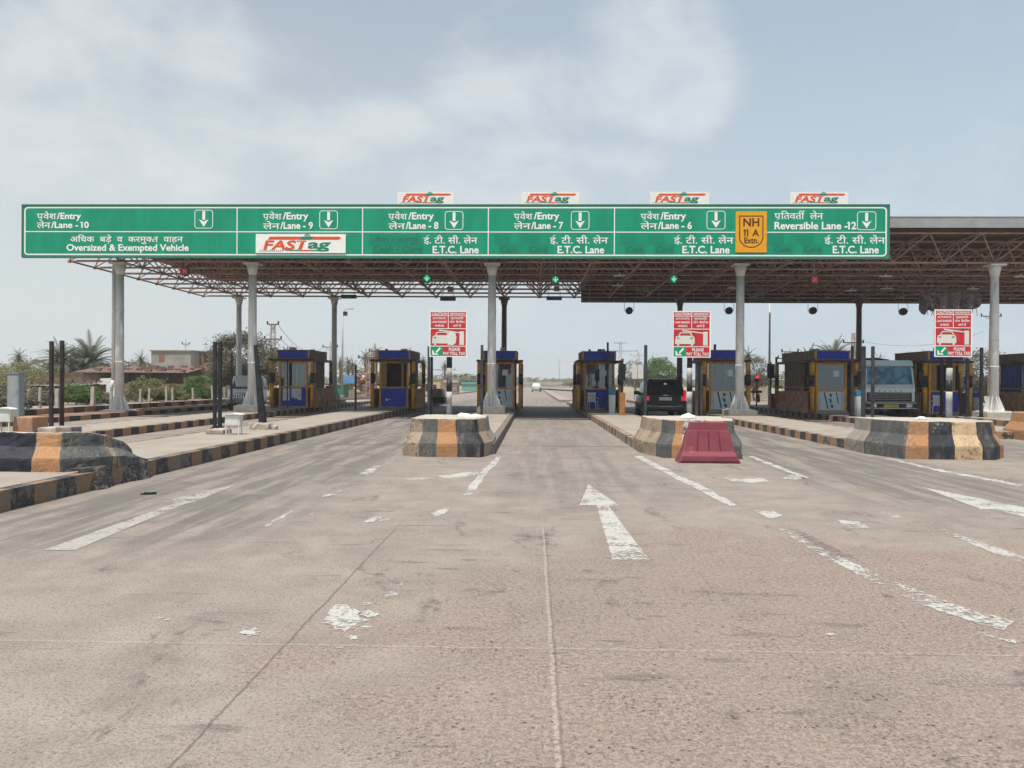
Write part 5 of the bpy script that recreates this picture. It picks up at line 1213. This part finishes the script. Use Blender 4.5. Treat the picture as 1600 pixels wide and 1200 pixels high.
# pile of cloth sacks beside the second booth
x, y = -16.9, 80.0; sk = MB(); rs = random.Random(4)
for i in range(70):
    a = rs.random(); zz = rs.uniform(0, 1.5)*(1-.3*a); b = bmesh.new(); bmesh.ops.create_icosphere(b, subdivisions=1, radius=1)
    q = rs.uniform(.13, .25); cx_, cy_ = rs.uniform(-.7, .9)*(1-zz*.3), rs.uniform(-.4, .4)
    for v in b.verts: v.co = Vector((cx_+v.co.x*q*1.2, cy_+v.co.y*q, IZ+zz+.1+v.co.z*q*.6))
    sk.addbm(b, rs.randrange(3)); b.free()
tag(sk.build('rubble_heap', [mat('pink_stone', (.42, .27, .24), .9, var=.2), mat('pale_stone', (.46, .42, .38), .9, var=.2), mat('red_stone', (.30, .13, .10), .9, var=.2)]), 'heap of pinkish rubble standing left of the second booth', 'rubble heap').location = (x, y, 0)
bpy.data.objects['rubble_heap'].scale = (1.5, 1.5, 1.35)
# ================================================================== BACKGROUND
def on(px, Y): return V(px, 600, Y)[0]
def tree_mesh(seed, rx, rz, trunk, nleaf, mats_, size=.16, dense=1.0, weep=0.0, stems=1):
    rs = random.Random(seed); tb = MB(); ends = []
    for s in range(stems):
        bx0 = (s-(stems-1)/2)*.35; base = Vector((bx0, rs.uniform(-.2, .2), 0)); top = Vector((bx0*1.8+rs.uniform(-.3, .3), rs.uniform(-.3, .3), trunk))
        r0 = .05*(rz+trunk)/stems**.5; tb.path([base, (base+top)/2+Vector((rs.uniform(-.15, .15), 0, 0)), top], [r0, r0*.8, r0*.6], 7)
        def limb(p, d, ln, r, lev):
            q = p+d*ln; m_ = (p+q)/2+Vector((rs.uniform(-.1, .1), rs.uniform(-.1, .1), 0))*ln*.5; tb.path([p, m_, q], [r, r*.75, r*.5], 5); ends.append(q)
            if lev > 0:
                for _ in range(3):
                    dd = (d+Vector((rs.uniform(-1, 1), rs.uniform(-1, 1), rs.uniform(-.25, .7)))*.85).normalized(); limb(q, Vector((dd.x*1.1, dd.y*1.1, dd.z)), ln*.68, r*.5, lev-1)
        for k in range(5):
            a = 2*math.pi*(k+rs.random()*.6)/5; limb(top, Vector((math.cos(a)*rx/rz*.8, math.sin(a)*rx/rz*.8, rs.uniform(.5, 1.1))).normalized(), rz*.42, r0*.5, 2)
    lf = MB(); cl = []
    for _ in range(int(46*dense)):
        a = rs.uniform(0, 2*math.pi); u = rs.uniform(-.75, 1); q = math.sqrt(max(0, 1-u*u))*rs.uniform(.55, 1.0); cl.append((Vector((math.cos(a)*q*rx, math.sin(a)*q*rx, trunk+rz*.85+u*rz*.85)), rs.uniform(.16, .30)*rx))
    cl += [(e, .16*rx) for e in ends[::2]]
    for i in range(nleaf):
        c, cr = cl[rs.randrange(len(cl))]; v = Vector((rs.gauss(0, 1), rs.gauss(0, 1), rs.gauss(0, .75)))*cr*.55; p = c+v
        if p.z < trunk*.35: continue
        d = Vector((rs.gauss(0, 1), rs.gauss(0, 1), rs.gauss(0, .7)-weep)).normalized(); e = d.cross(Vector((rs.gauss(0, 1), rs.gauss(0, 1), rs.gauss(0, 1)))).normalized(); s_ = size*rs.uniform(.5, 1.3)
        lf.face([p-e*s_*.35, p+d*s_, p+e*s_*.35, p-d*s_*.4], rs.randrange(len(mats_)))
    return tb, lf, mats_
LG = [leafmat('leaf_grey', (.14, .13, .085), (.20, .18, .125)), leafmat('leaf_grey2', (.18, .16, .115), (.12, .11, .07))]
LGR = [leafmat('leaf_green', (.08, .17, .035), (.13, .23, .055), .45), leafmat('leaf_green2', (.06, .13, .03), (.11, .19, .045), .45)]
LO = [leafmat('leaf_olive', (.19, .19, .075), (.27, .25, .11), .45), leafmat('leaf_olive2', (.14, .16, .065), (.22, .21, .09), .45)]
m_bark = mat('bark', (.11, .085, .065), .9, var=.3, bump=.5)
def plant(name, label, cat, loc, seed, rx, rz, trunk, nleaf, mats_, size=.16, group=None, **k):
    r_ = empty(name, loc, label=label, cat=cat, group=group); tb, lf, ms = tree_mesh(seed, rx, rz, trunk, nleaf, mats_, size, **k)
    tb.build('trunk', m_bark, r_, fix=False); lf.build('crown', ms, r_, fix=False); return r_
def at(px, ytop, Y):
    return on(px, Y), V(px, ytop, Y)[1]
# big thicket behind the second column pair
x, z = at(383, 515, 62); thk = plant('bare_tree', 'large grey brown thicket tree behind the left columns', 'tree', (x, 62, 0), 3, 2.9, 2.7, .8, 30000, LG, .15, dense=2.2, stems=3); thk.scale = (1, 1, z/(1.1+5.2*.95))
x, z = at(1030, 560, 108); gt = plant('green_tree', 'bright green round tree beyond the black vehicle', 'tree', (x, 108, 0), 8, 2.9, 1.9, .8, 9000, LGR, .2, dense=1.3)
gt.scale = (1, 1, z/(4.4))
x, z = at(993, 562, 132); b_ = plant('hazy_tree', 'pale grey tree left of the bright green tree', 'tree', (x, 132, 0), 9, 2.5, 2.0, .8, 5000, LG, .16); b_.scale = (1, 1, z/4.6)
x, z = at(1182, 553, 79); b_ = plant('hazy_tree', 'grey bare looking tree right of the route plate column', 'tree', (x, 79, 0), 12, 1.7, 2.0, 1.0, 6000, LG, .13, stems=2); b_.scale = (1, 1, z/4.9)
x, z = at(1436, 546, 74); b_ = plant('bare_tree', 'pale bare tree top above the booth right of the truck', 'tree', (x, 74, 0), 13, 1.9, 1.9, .9, 4500, LG, .12); b_.scale = (1, 1, z/4.6)
x, z = at(1540, 556, 78); bt = plant('bare_tree', 'grey thorny tree filling the gap left of the rightmost column', 'tree', (x, 78, 0), 14, 3.0, 2.2, .5, 14000, LG, .16, dense=1.4, stems=3); bt.scale = (1, 1, z/4.2)
x, z = at(1490, 560, 80); bt = plant('bare_tree', 'olive tree behind the right warning sign pole', 'tree', (x, 80, 0), 15, 1.8, 2.0, .5, 8000, LO, .16, dense=1.2, stems=2); bt.scale = (1, 1, z/3.9)
# bushes and trees left
BU = [(25, 556, 46, 1.9, 1.4, LO, 'olive bush tree at the left edge behind the grey cabinet', .5, 7500), (-20, 565, 42, 1.5, 1.2, LO, 'olive bush cut off by the left edge', .4, 4000), (120, 600, 37, 1.0, .75, LGR, 'small green shrub behind the far left posts', .15, 4000),
      (157, 612, 36, .7, .5, LG, 'low dry shrub left of the leftmost column', .1, 2500), (234, 579, 40, 1.0, .85, LO, 'yellow olive shrub tree right of the leftmost column', .45, 7000), (268, 592, 41, .6, .6, LO, 'olive shrub before the roofed shed', .25, 4500), (310, 580, 44, .95, .9, LGR, 'bright green shrub left of the paired black posts', .3, 6500),
      (60, 606, 38, .9, .6, LG, 'dry low shrub by the brick pile', .1, 3000), (203, 618, 35.5, .4, .5, LG, 'dry grey shrub at the foot of the fence', .08, 900), (258, 618, 36.5, .45, .45, LG, 'low dry shrub by the fence posts', .08, 900), (300, 618, 39, .45, .5, LO, 'low shrub under the green shrub', .08, 900), (350, 600, 48, .9, .9, LG, 'dry grey bush beside the thin dark post', .2, 4000),
      (12, 600, 33, 1.0, .6, LG, 'dry brush behind the left cabinet', .1, 3500)]
for px, yt, Y, rx, rz, ms, lb, tk_, nl in BU:
    if px > 20 and on(px, Y) > -22.4: k_ = 22.4/(834-px)*F/Y; Y *= k_; rx *= k_; rz *= k_
    x, z = at(px, yt, Y); b_ = plant('shrub', lb, 'shrub', (x, Y, .3 if Y < 45 else 0), int(px)+40, rx, rz, tk_, nl, ms, .11, stems=3, group='roadside shrubs behind the fence'); b_.scale = (1, 1, max(.5, (z-.3)/(tk_+rz*1.85)))
# date palms
m_palm = [leafmat('palm_green', (.085, .105, .055), (.14, .16, .09), .25), leafmat('palm_dry', (.14, .12, .075), (.10, .09, .05), .2)]
m_ptr = mat('palm_trunk', (.12, .095, .07), .95, var=.35, scale=9, bump=.8)
def palm_src(seed, trunk, fl, nf, thick=.22, dense=30):
    rs = random.Random(seed); r_ = empty('date_palm', (0, 0, 0)); t = MB(); n = 9
    t.lathe([(thick*(1.15 if i == 0 else 1)*(1+.10*(i % 2)), trunk*i/n) for i in range(n+1)], n=10, smooth=False); t.build('trunk', m_ptr, r_)
    f = MB()
    for k in range(nf):
        u = k/nf; az = k*2.399+rs.uniform(-.2, .2); el = R(74-128*u**.8+rs.uniform(-8, 8)); ln = fl*rs.uniform(.85, 1.1); mi = 1 if u > .78 else 0
        p = Vector((0, 0, trunk)); d = Vector((math.cos(az)*math.cos(el), math.sin(az)*math.cos(el), math.sin(el))); seg = 9; pts = [p]
        for i in range(seg):
            p = p+d*ln/seg; pts.append(p); d = (d+Vector((0, 0, -.09-.14*(i/seg)))).normalized()
        for i in range(seg): f.tube(pts[i], pts[i+1], .022*(1-i/seg)+.006, .022*(1-(i+1)/seg)+.004, 3, mi, caps=False, smooth=False)
        sd = Vector((-math.sin(az), math.cos(az), 0))
        for j in range(dense):
            q = (j+1.5)/(dense+1)*seg; i = min(seg-1, int(q)); a = pts[i]+(pts[i+1]-pts[i])*(q-i); dr = (pts[i+1]-pts[i]).normalized(); upv = dr.cross(sd)
            l2 = ln*.15*math.sin(math.pi*min(1, .15+.85*(j+1)/dense))**.5
            for s in (-1, 1):
                e = (sd*s+dr*.75+upv*(-.25 if upv.z > 0 else .25)+Vector((0, 0, .12))).normalized()*l2; wv = dr*.022
                f.face([a-wv, a+e, a+wv], mi)
    f.build('crown', m_palm, r_, fix=False); return r_
ps = [palm_src(1, 3.0, 2.0, 130, dense=34), palm_src(2, 5.0, 1.6, 44, dense=22)]
used = [False, False]
def palm(px, ytop, Y, kind, lb, grp='date palms beyond the plaza', s=None, low=None):
    x, z = at(px, ytop, Y); base_h = (3.0+1.6, 5.0+1.2)[kind]; k = s or z/base_h
    if not used[kind]: o = ps[kind]; used[kind] = True; tag(o, lb, 'palm tree', grp)
    else: o = copy_tree(ps[kind]); tag(o, lb, 'palm tree', grp)
    o.location = (x, Y, z-base_h*k); o.rotation_euler = (0, 0, px*.7); o.scale = (k,)*3
    return o
palm(142, 524, 66, 0, 'largest date palm left of the leftmost column', s=1.42)
palm(94, 532, 64, 0, 'big date palm behind the far left pair of posts', s=1.10)
palm(117, 539, 76, 0, 'smaller date palm between the two big left palms', s=.8)
palm(29, 543, 92, 1, 'small distant palm above the left bush', s=.9)
palm(220, 548, 92, 1, 'small distant palm right of the leftmost column', s=.9)
palm(449, 540, 70, 0, 'palm top rising just left of the first booth roof', s=.7)
palm(532, 556, 118, 1, 'distant palm left of the lamp mast'); palm(544, 555, 112, 1, 'distant palm right of the lamp mast'); palm(551, 560, 105, 1, 'third distant palm of the small cluster right of the mast')
palm(572, 545, 108, 1, 'distant palm beside the double electric pole'); palm(587, 538, 100, 1, 'tallest distant palm left of the second booth'); palm(641, 544, 112, 1, 'distant palm above the second booth'); palm(661, 554, 120, 1, 'distant palm at the right end of the second booth roof')
palm(626, 546, 150, 1, 'faint far palm above the left part of the second booth roof')
palm(1264, 541, 72, 0, 'left one of two date palms above the striped booth', s=1.0); palm(1302, 528, 71, 0, 'right and taller date palm above the striped booth', s=1.25)
palm(1168, 541, 80, 1, 'thin palm right beside the route plate column'); palm(1373, 551, 100, 1, 'faint palm above the truck')
palm(695, 563, 150, 1, 'hazy palm between the warning sign and the second booth', s=.8)
# lattice electricity poles
def epole(px, ytop, Y, lb, w_=.5, arms=((.72, 1.6),), kind='lattice', grp='electricity poles beyond the plaza', taper=.5):
    x, z = at(px, ytop, Y); r_ = empty('electricity_pole', (x, Y, 0), label=lb, cat='electricity pole', group=grp); m = MB()
    if kind == 'lattice':
        n = max(5, int(z/ (w_*1.6))); 
        for sx in (-1, 1):
            for sy in (-1, 1): m.tube((sx*w_/2, sy*w_/2, 0), (sx*w_/2*taper, sy*w_/2*taper, z), .028, n=4)
        for i in range(n):
            a, b = i/n, (i+1)/n; wa, wb = w_/2*(1-(1-taper)*a), w_/2*(1-(1-taper)*b)
            for s in (-1, 1):
                m.tube((-wa, s*wa, z*a), (wb, s*wb, z*b), .016, n=3); m.tube((wa, s*wa, z*a), (-wb, s*wb, z*b), .016, n=3); m.tube((s*wa, -wa, z*a), (s*wb, wb, z*b), .016, n=3)
    else: m.tube((0, 0, 0), (0, 0, z), w_*.30, w_*.2, 8)
    m.build('pole', m_rust if kind == 'lattice' else m_conc, r_)
    for f, L_ in arms:
        a = MB(); a.box(-L_/2, L_/2, -.04, .04, z*f-.04, z*f+.04)
        for sx in (-1, 1): a.tube((sx*L_*.47, 0, z*f+.04), (sx*L_*.47, 0, z*f+.26), .07, n=6); a.tube((sx*L_*.35, 0, z*f), (0, 0, z*f-.35), .02, n=4)
        a.build('cross_arm', m_post, r_)
    return r_, x, z
e1 = epole(426, 506, 68, 'tall rusty lattice electricity pole left of the first booth', .55, ((.995, 1.0), (.80, 1.5)))
e2 = epole(515.5, 534, 92, 'slim electricity pole left of the second rear column', .3, ((.9, 1.8),), 'pole')
e3 = epole(575, 552, 76, 'double lattice pole with long cross arm left of the second booth', .45, ((.9, 1.9),))
epole(583, 545, 78, 'second lattice pole just right of the double pole', .4, ((.95, .8),), taper=.8)
e4 = epole(969, 533, 190, 'far lattice pylon right of the booth beside the middle lane', 1.3, ((.96, 3), (.80, 8)), taper=.25)
epole(997, 549, 240, 'fainter far pylon behind the dark grey post', 1.3, ((.9, 5),), taper=.25)
epole(693, 572, 150, 'small far pylon left of the first warning sign pole', .9, ((.85, 4.5),), taper=.3); 
epole(716, 585, 120, 'short thin far pole right of the first warning sign pole', .25, ((.9, 1.0),), 'pole')
e5 = epole(1234, 543, 72, 'pole with two insulator arms above the left of the striped booth', .3, ((.92, 1.5), (.80, 2.2)), 'pole')
e6 = epole(1333, 520, 71, 'lattice pole left of the right rear column', .4, ((.86, 1.8),))
e7 = epole(1548, 490, 76, 'lattice pole directly behind the rightmost column', .35, ((.97, 1.9),))
epole(290, 529, 100, 'thin aerial pole on the far left concrete building', .18, ((.9, 1.0),), 'pole')
epole(874, 560, 400, 'faint far pole above the booth right of the middle lane', .5, ((.9, 2.0),), 'pole')
def wire(a, b, sag, r, lb, name='power_cable'):
    mb = MB(); a, b = Vector(a), Vector(b); n = 18; pts = []
    for i in range(n+1): t = i/n; p = a.lerp(b, t); p.z -= sag*4*t*(1-t); pts.append(p)
    mb.path(pts, r, 4); tag(mb.build(name, m_black), lb, 'cable', 'sagging cables between poles')
wire((e1[1]+.4, 68, e1[2]), (e2[1]-.6, 92, e2[2]*.92), 1.4, .018, 'upper sagging cable between the lattice pole and the slim pole')
wire((e1[1]+.7, 68, e1[2]*.8), (e2[1]-.2, 92, e2[2]*.88), 1.2, .018, 'lower sagging cable between the lattice pole and the slim pole')
wire((e6[1]+.7, 71, e6[2]*.88), (e7[1]-.7, 76, e7[2]*.80), .8, .014, 'sagging cable behind the truck top')
# concrete fence posts with wire
fpx = [(90, 37), (145, 36), (219, 36.5), (233, 37), (260, 37.5), (270, 38), (302, 38.5), (332, 39.5), (351, 41), (357, 42), (62, 36), (44, 35.5)]
for i, (px, Y) in enumerate(fpx):
    Y = 21.0/(834-px)*F
    x = on(px, Y); w_ = .055 if i not in (0, 1) else .085
    o = MB().box(-w_, w_, -w_, w_, 0, .86+.08*math.sin(i*2), bev=.012).build('fence_post', m_concl); o.location = (x, Y, .34); o.rotation_euler = (0, R(math.sin(i*7)*2.5), 0)
    tag(o, 'pale concrete fence post on the verge left of the columns', 'fence post', 'concrete fence posts on the left verge')
# buildings and sheds, left
def building(name, px0, px1, yt, Y, dep, mwall, lb, holes=(), roofh=.12, over=.1, mroof=None, zb=0):
    x0, x1 = on(px0, Y), on(px1, Y); z = V((px0+px1)/2, yt, Y)[1]; r_ = empty(name, ((x0+x1)/2, Y, 0), label=lb, cat='building'); W = (x1-x0)/2
    MB().box(-W, W, 0, dep, zb, z-roofh).build('wall', mwall, r_)
    MB().box(-W-over, W+over, -over, dep+over, z-roofh+.002, z).build('roof', mroof or m_conc, r_)
    for a, b, c, d, kind in holes:
        xa, za = V(a, d, Y); xb, zb_ = V(b, c, Y); cx = (x0+x1)/2
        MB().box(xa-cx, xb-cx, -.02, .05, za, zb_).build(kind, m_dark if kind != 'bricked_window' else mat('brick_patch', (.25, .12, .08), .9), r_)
    return r_
m_wallg = mat('grey_render', (.30, .28, .25), .9, var=.12, scale=.9, dirt=.3, dirtc=(.18, .16, .14)); 
def brick(name, c, mort, sc_=1.0):
    m = bpy.data.materials.new(name); m.use_nodes = True; t = m.node_tree; p = t.nodes['Principled BSDF']; g = nd(t, 'ShaderNodeTexCoord'); br = nd(t, 'ShaderNodeTexBrick')
    br.inputs['Scale'].default_value = 1.2*sc_; br.inputs['Color1'].default_value = (*c, 1); br.inputs['Color2'].default_value = (*[x*.7 for x in c], 1); br.inputs['Mortar'].default_value = (*mort, 1); br.inputs['Mortar Size'].default_value = .02
    t.links.new(mapping(t, g.outputs['Object'], (1, 1, 1), (0, 0, 0), (R(90), 0, 0)), br.inputs['Vector']); t.links.new(br.outputs[0], p.inputs['Base Color']); p.inputs['Roughness'].default_value = .9; return m
m_brick = brick('red_brick', (.27, .125, .085), (.25, .22, .19)); m_mud = mat('mud_wall', (.33, .24, .17), .95, var=.2, scale=2, bump=.4, dirt=.3)
building('concrete_building', 236, 298, 547, 76, 5, m_wallg, 'flat grey concrete building with blank wall beyond the left sheds', ((248, 257, 554, 565, 'bricked_window'),))
building('brick_building', 309, 334, 548, 78, 4, m_brick, 'unfinished red brick building left of the paired posts', ((318, 328, 552, 566, 'window'),))
building('block_house', 298.5, 308, 551, 81, 3, m_wallg, 'narrow grey block between the concrete and brick buildings')
building('mud_house', 55, 128, 582, 58, 4, m_mud, 'low brown mud house behind the far left posts', ((95, 104, 600, 612, 'door'),), .15, .25, mat('roof_brown', (.12, .09, .08), .9, var=.3))
def shed(px0, px1, yt, yb, Y, lb, mroof, open_px=None):
    x0, x1 = on(px0, Y), on(px1, Y); zt_ = V(px0, yt, Y)[1]; zb_ = V(px1, yb, Y)[1]; r_ = empty('open_shed', ((x0+x1)/2, Y, 0), label=lb, cat='shed'); W = (x1-x0)/2
    n = 60; rf_ = MB(); pts = [(-W+2*W*i/n, .03*(i % 2)) for i in range(n+1)]
    rf_.loft([[(a, -1.0, zb_+h) for a, h in pts], [(a, 3.2, zt_+h) for a, h in pts]], closed=False, cap=False, smooth=False); rf_.build('roof_sheet', mroof, r_, fix=False)
    MB().box(-W+.2, W-.2, 2.8, 2.9, 0, zt_-.12).build('back_wall', m_mud, r_)
    MB().box(-W+.3, W-.4, -.62, -.5, 0, zb_*.62).build('added_front_wall', mat('lit_mud', (.36, .27, .20), .95, var=.25, scale=1.3, bump=.4, dirt=.35), r_)  # low wall added to catch sun before the dark shed, mud colour paled
    for f in (-.95, -.3, .35, .95): MB().tube((W*f, -.8, 0), (W*f, -.8, zb_), .06, n=6).build('prop', m_bark, r_)
    mb = MB(); rs = random.Random(int(px0))
    for k in range(26): a = rs.uniform(-W*.95, W*.95); b_ = rs.uniform(-.9, 2.8); mb.box(a-.3*rs.random()-.1, a+.3*rs.random()+.1, b_, b_+.2, zb_+(zt_-zb_)*(b_+1)/4.2+.05, zb_+(zt_-zb_)*(b_+1)/4.2+.12+.1*rs.random())
    mb.build('roof_load', mat('roof_junk', (.17, .12, .10), .9, var=.4), r_); return r_
m_tin = mat('tin_roof', (.36, .36, .35), .5, .3, var=.25, dirt=.35, dirtc=(.16, .10, .08)); m_tinb = mat('rusty_tin', (.15, .095, .075), .8, var=.35, dirt=.3)
shed(122, 300, 571, 583, 61, 'long low shed with rusty roof load right of the mud house', m_tinb)
shed(36, 130, 597, 603, 46, 'small dark lean-to behind the far left posts', m_tin)
t = MB(); x0, x1 = on(152, 57), on(182, 57); t.loft([[(x0, 57, 0), (x1, 57, 0), (x1, 57.1, 0), (x0, 57.1, 0)], [(x0, 57.4, 1.72), (x1, 57.4, 1.78), (x1, 57.5, 1.78), (x0, 57.5, 1.72)]], smooth=False)
for i in range(10): t.box(x0+(x1-x0)*i/10, x0+(x1-x0)*i/10+.02, 56.97, 57.0, .0, .4)
tag(t.build('tin_sheet', mat('pale_tin', (.47, .50, .49), .5, .2, var=.1, dirt=.3), loc=((x0+x1)/2, 57, 0)), 'pale tin sheet leaning in the shed opening', 'tin sheet')
x0 = on(50, 40); t = MB(); rs = random.Random(3)
for i in range(60): a, b_, c = rs.uniform(-.5, .5), rs.uniform(-.3, .3), rs.random()*.7; t.box(a-.11, a+.11, b_-.06, b_+.06, c*(1-abs(a)), c*(1-abs(a))+.08)
o = t.build('brick_pile', m_brick); o.location = (on(58, 39), 39, .3); tag(o, 'small pile of red bricks behind the left posts', 'brick pile')
# middle distance, between the booths and the warning signs
building('tarp_stall', 538, 572, 586, 84, 4, m_mud, 'stall under a blue tarpaulin left of the second booth', (), .9, .2, mat('blue_tarp', (.13, .28, .52), .6, var=.15))
building('green_stall', 514, 534, 600, 80, 3, mat('green_paint', (.02, .20, .11), .7, var=.2), 'green painted stall behind the second rear column')
building('cream_house', 664, 688, 592, 105, 4, mat('cream_wall', (.52, .40, .24), .9, var=.1, dirt=.2), 'cream house with dark window right of the second booth', ((677, 682, 601, 608, 'window'), (665, 669, 600, 611, 'door')))
building('stone_hut', 689, 714, 594, 120, 4, mat('stone_mix', (.25, .20, .18), .95, var=.5, scale=2.5), 'rough stone hut behind the first warning sign pole', (), .35, .1, mat('pale_roof', (.45, .41, .38), .9))
building('green_shed', 722, 752, 597, 150, 4, mat('green_sheet', (.16, .33, .28), .7, var=.3, scale=4, stretch=(4, 1, .3)), 'pale green sheet shed left of the middle booth', (), .4, .15, mat('teal_roof', (.10, .33, .27), .6, var=.1))
building('white_wall_house', 1240, 1262, 596, 90, 4, m_concl, 'pale house glimpsed beside the red signal post')
w_ = MB(); x0, x1 = on(1160, 82), on(1200, 82); w_.box(x0, x1, 82, 82.2, 0, 1.5); tag(w_.build('boundary_wall', m_concl, loc=((x0+x1)/2, 82, 0)), 'pale boundary wall behind the red signal post', 'wall')
# far roadside railing wall across the horizon
fw = empty('far_fence', (0, 250, 0), label='long pale railing fence across the horizon beyond the road', cat='fence')
f = MB(); x0, x1 = on(812, 250), on(905, 250)
f.box(x0, x1, -.05, .05, 1.0, 1.08); f.box(x0, x1, -.05, .05, 2.8, 2.9)
n = 34
for i in range(n+1): x = x0+(x1-x0)*i/n; f.box(x-.04, x+.04, -.06, .06, .0, 3.0)
f.build('railing', m_concl, fw); f = MB(); f.box(x0, x1, .08, .15, .0, 1.9); f.build('panel_wall', mat('far_wall', (.42, .41, .36), .9, var=.15, scale=.7), fw)
# two white boards at the far right of the lane
for px, lb in ((991.5, 'left of two white upright boards beside the black vehicle'), (1001, 'right of two white upright boards beside the black vehicle')):
    x, z1 = V(px, 574, 66); z0 = V(px, 596, 66)[1]
    r_ = empty('white_board', (x, 66, IZ), label=lb, cat='board'); MB().box(-.22, .22, -.03, .03, z0, z1).build('panel', m_wht, r_); MB().tube((0, .06, 0), (0, .06, z1-.1), .03, n=6).build('pole', m_steel, r_)
x, z1 = V(1169, 582, 52); r_ = empty('marker_board', (x, 52, IZ), label='narrow red and white upright board right of the route plate column', cat='board')
MB().loft([[(-.13, -.02, 1.05), (.02, -.02, 1.05), (.02, .02, 1.05), (-.13, .02, 1.05)], [(-.02, -.02, z1), (.02, -.02, z1), (.02, .02, z1), (-.02, .02, z1)]], smooth=False).build('red_part', m_red, r_)
MB().box(.022, .14, -.02, .02, 1.0, z1).build('white_part', m_wht, r_); MB().tube((0, .05, 0), (0, .05, z1), .03, n=6).build('pole', m_steel, r_)
# three more trees on the far side and the low far wood
FT = [(905, 590, 215, 5.0), (930, 588, 200, 5), (878, 592, 330, 8), (845, 594, 420, 10), (785, 590, 300, 8), (730, 583, 170, 4), (705, 584, 200, 5), (655, 580, 150, 4), (612, 578, 160, 4), (560, 572, 140, 4.5), (1010, 585, 150, 4), (1130, 582, 150, 4), (1230, 580, 140, 4), (1380, 572, 120, 4), (1245, 578, 110, 3), (60, 560, 110, 4), (180, 564, 120, 4), (205, 563, 100, 3), (265, 560, 120, 4), (5, 566, 120, 4)]
src = None
for i, (px, yt, Y, rx) in enumerate(FT):
    x, z = at(px, yt, Y); lb = 'hazy far tree number %s' % i
    if src is None:
        src = plant('far_tree', '', 'tree', (0, 0, 0), 77, 1.0, .9, .35, 2600, LG+LO[:1], .11); o = src
    else: o = copy_tree(src)
    o.location = (x, Y, -.05); o.scale = (rx*1.05, rx, z/2.0); o.rotation_euler = (0, 0, i*1.3)
    tag(o, ('hazy low tree on the horizon beyond the plaza'), 'tree', 'hazy far trees on the horizon')
fl_ = MB(); rs = random.Random(9)
for i in range(5200):
    a = rs.uniform(-.95, .95); Y = rs.uniform(330, 420); x = Y*math.tan(a*.85); hh = 3.2+2.2*noise.noise(Vector((x*.03, 1, 2)))+1.2*noise.noise(Vector((x*.11, 5, 2))); z = rs.uniform(0, max(1.2, hh)); s_ = rs.uniform(.9, 2.0)
    d = Vector((rs.gauss(0, 1), rs.gauss(0, .4), rs.gauss(0, .8))).normalized()*s_; e = Vector((rs.gauss(0, 1), rs.gauss(0, .4), rs.gauss(0, 1))).normalized()*s_*.6; p = Vector((x, Y, z)); fl_.face([p-e, p+d, p+e, p-d])
tag(fl_.build('far_wood', LO[1], fix=False), 'low hazy line of trees along the horizon', kind='stuff')
# ================================================================== HAZE
hb = MB().box(-700, 700, -40, 900, -1.1, 24)
hm = bpy.data.materials.new('haze'); hm.use_nodes = True; t = hm.node_tree
for n_ in list(t.nodes):
    if n_.type == 'BSDF_PRINCIPLED': t.nodes.remove(n_)
pv = nd(t, 'ShaderNodeVolumePrincipled'); pv.inputs['Color'].default_value = (.97, .98, .99, 1); pv.inputs['Density'].default_value = .0008; pv.inputs['Anisotropy'].default_value = .2
t.links.new(pv.outputs[0], t.nodes['Material Output'].inputs['Volume'])
tag(hb.build('haze', hm), 'thin dusty haze over the plaza', kind='stuff')
for o in list(bpy.data.objects):
    if o.type == 'MESH' and o.parent is None and not o.get('kind') and not o.get('category'): print('UNTAGGED', o.name)
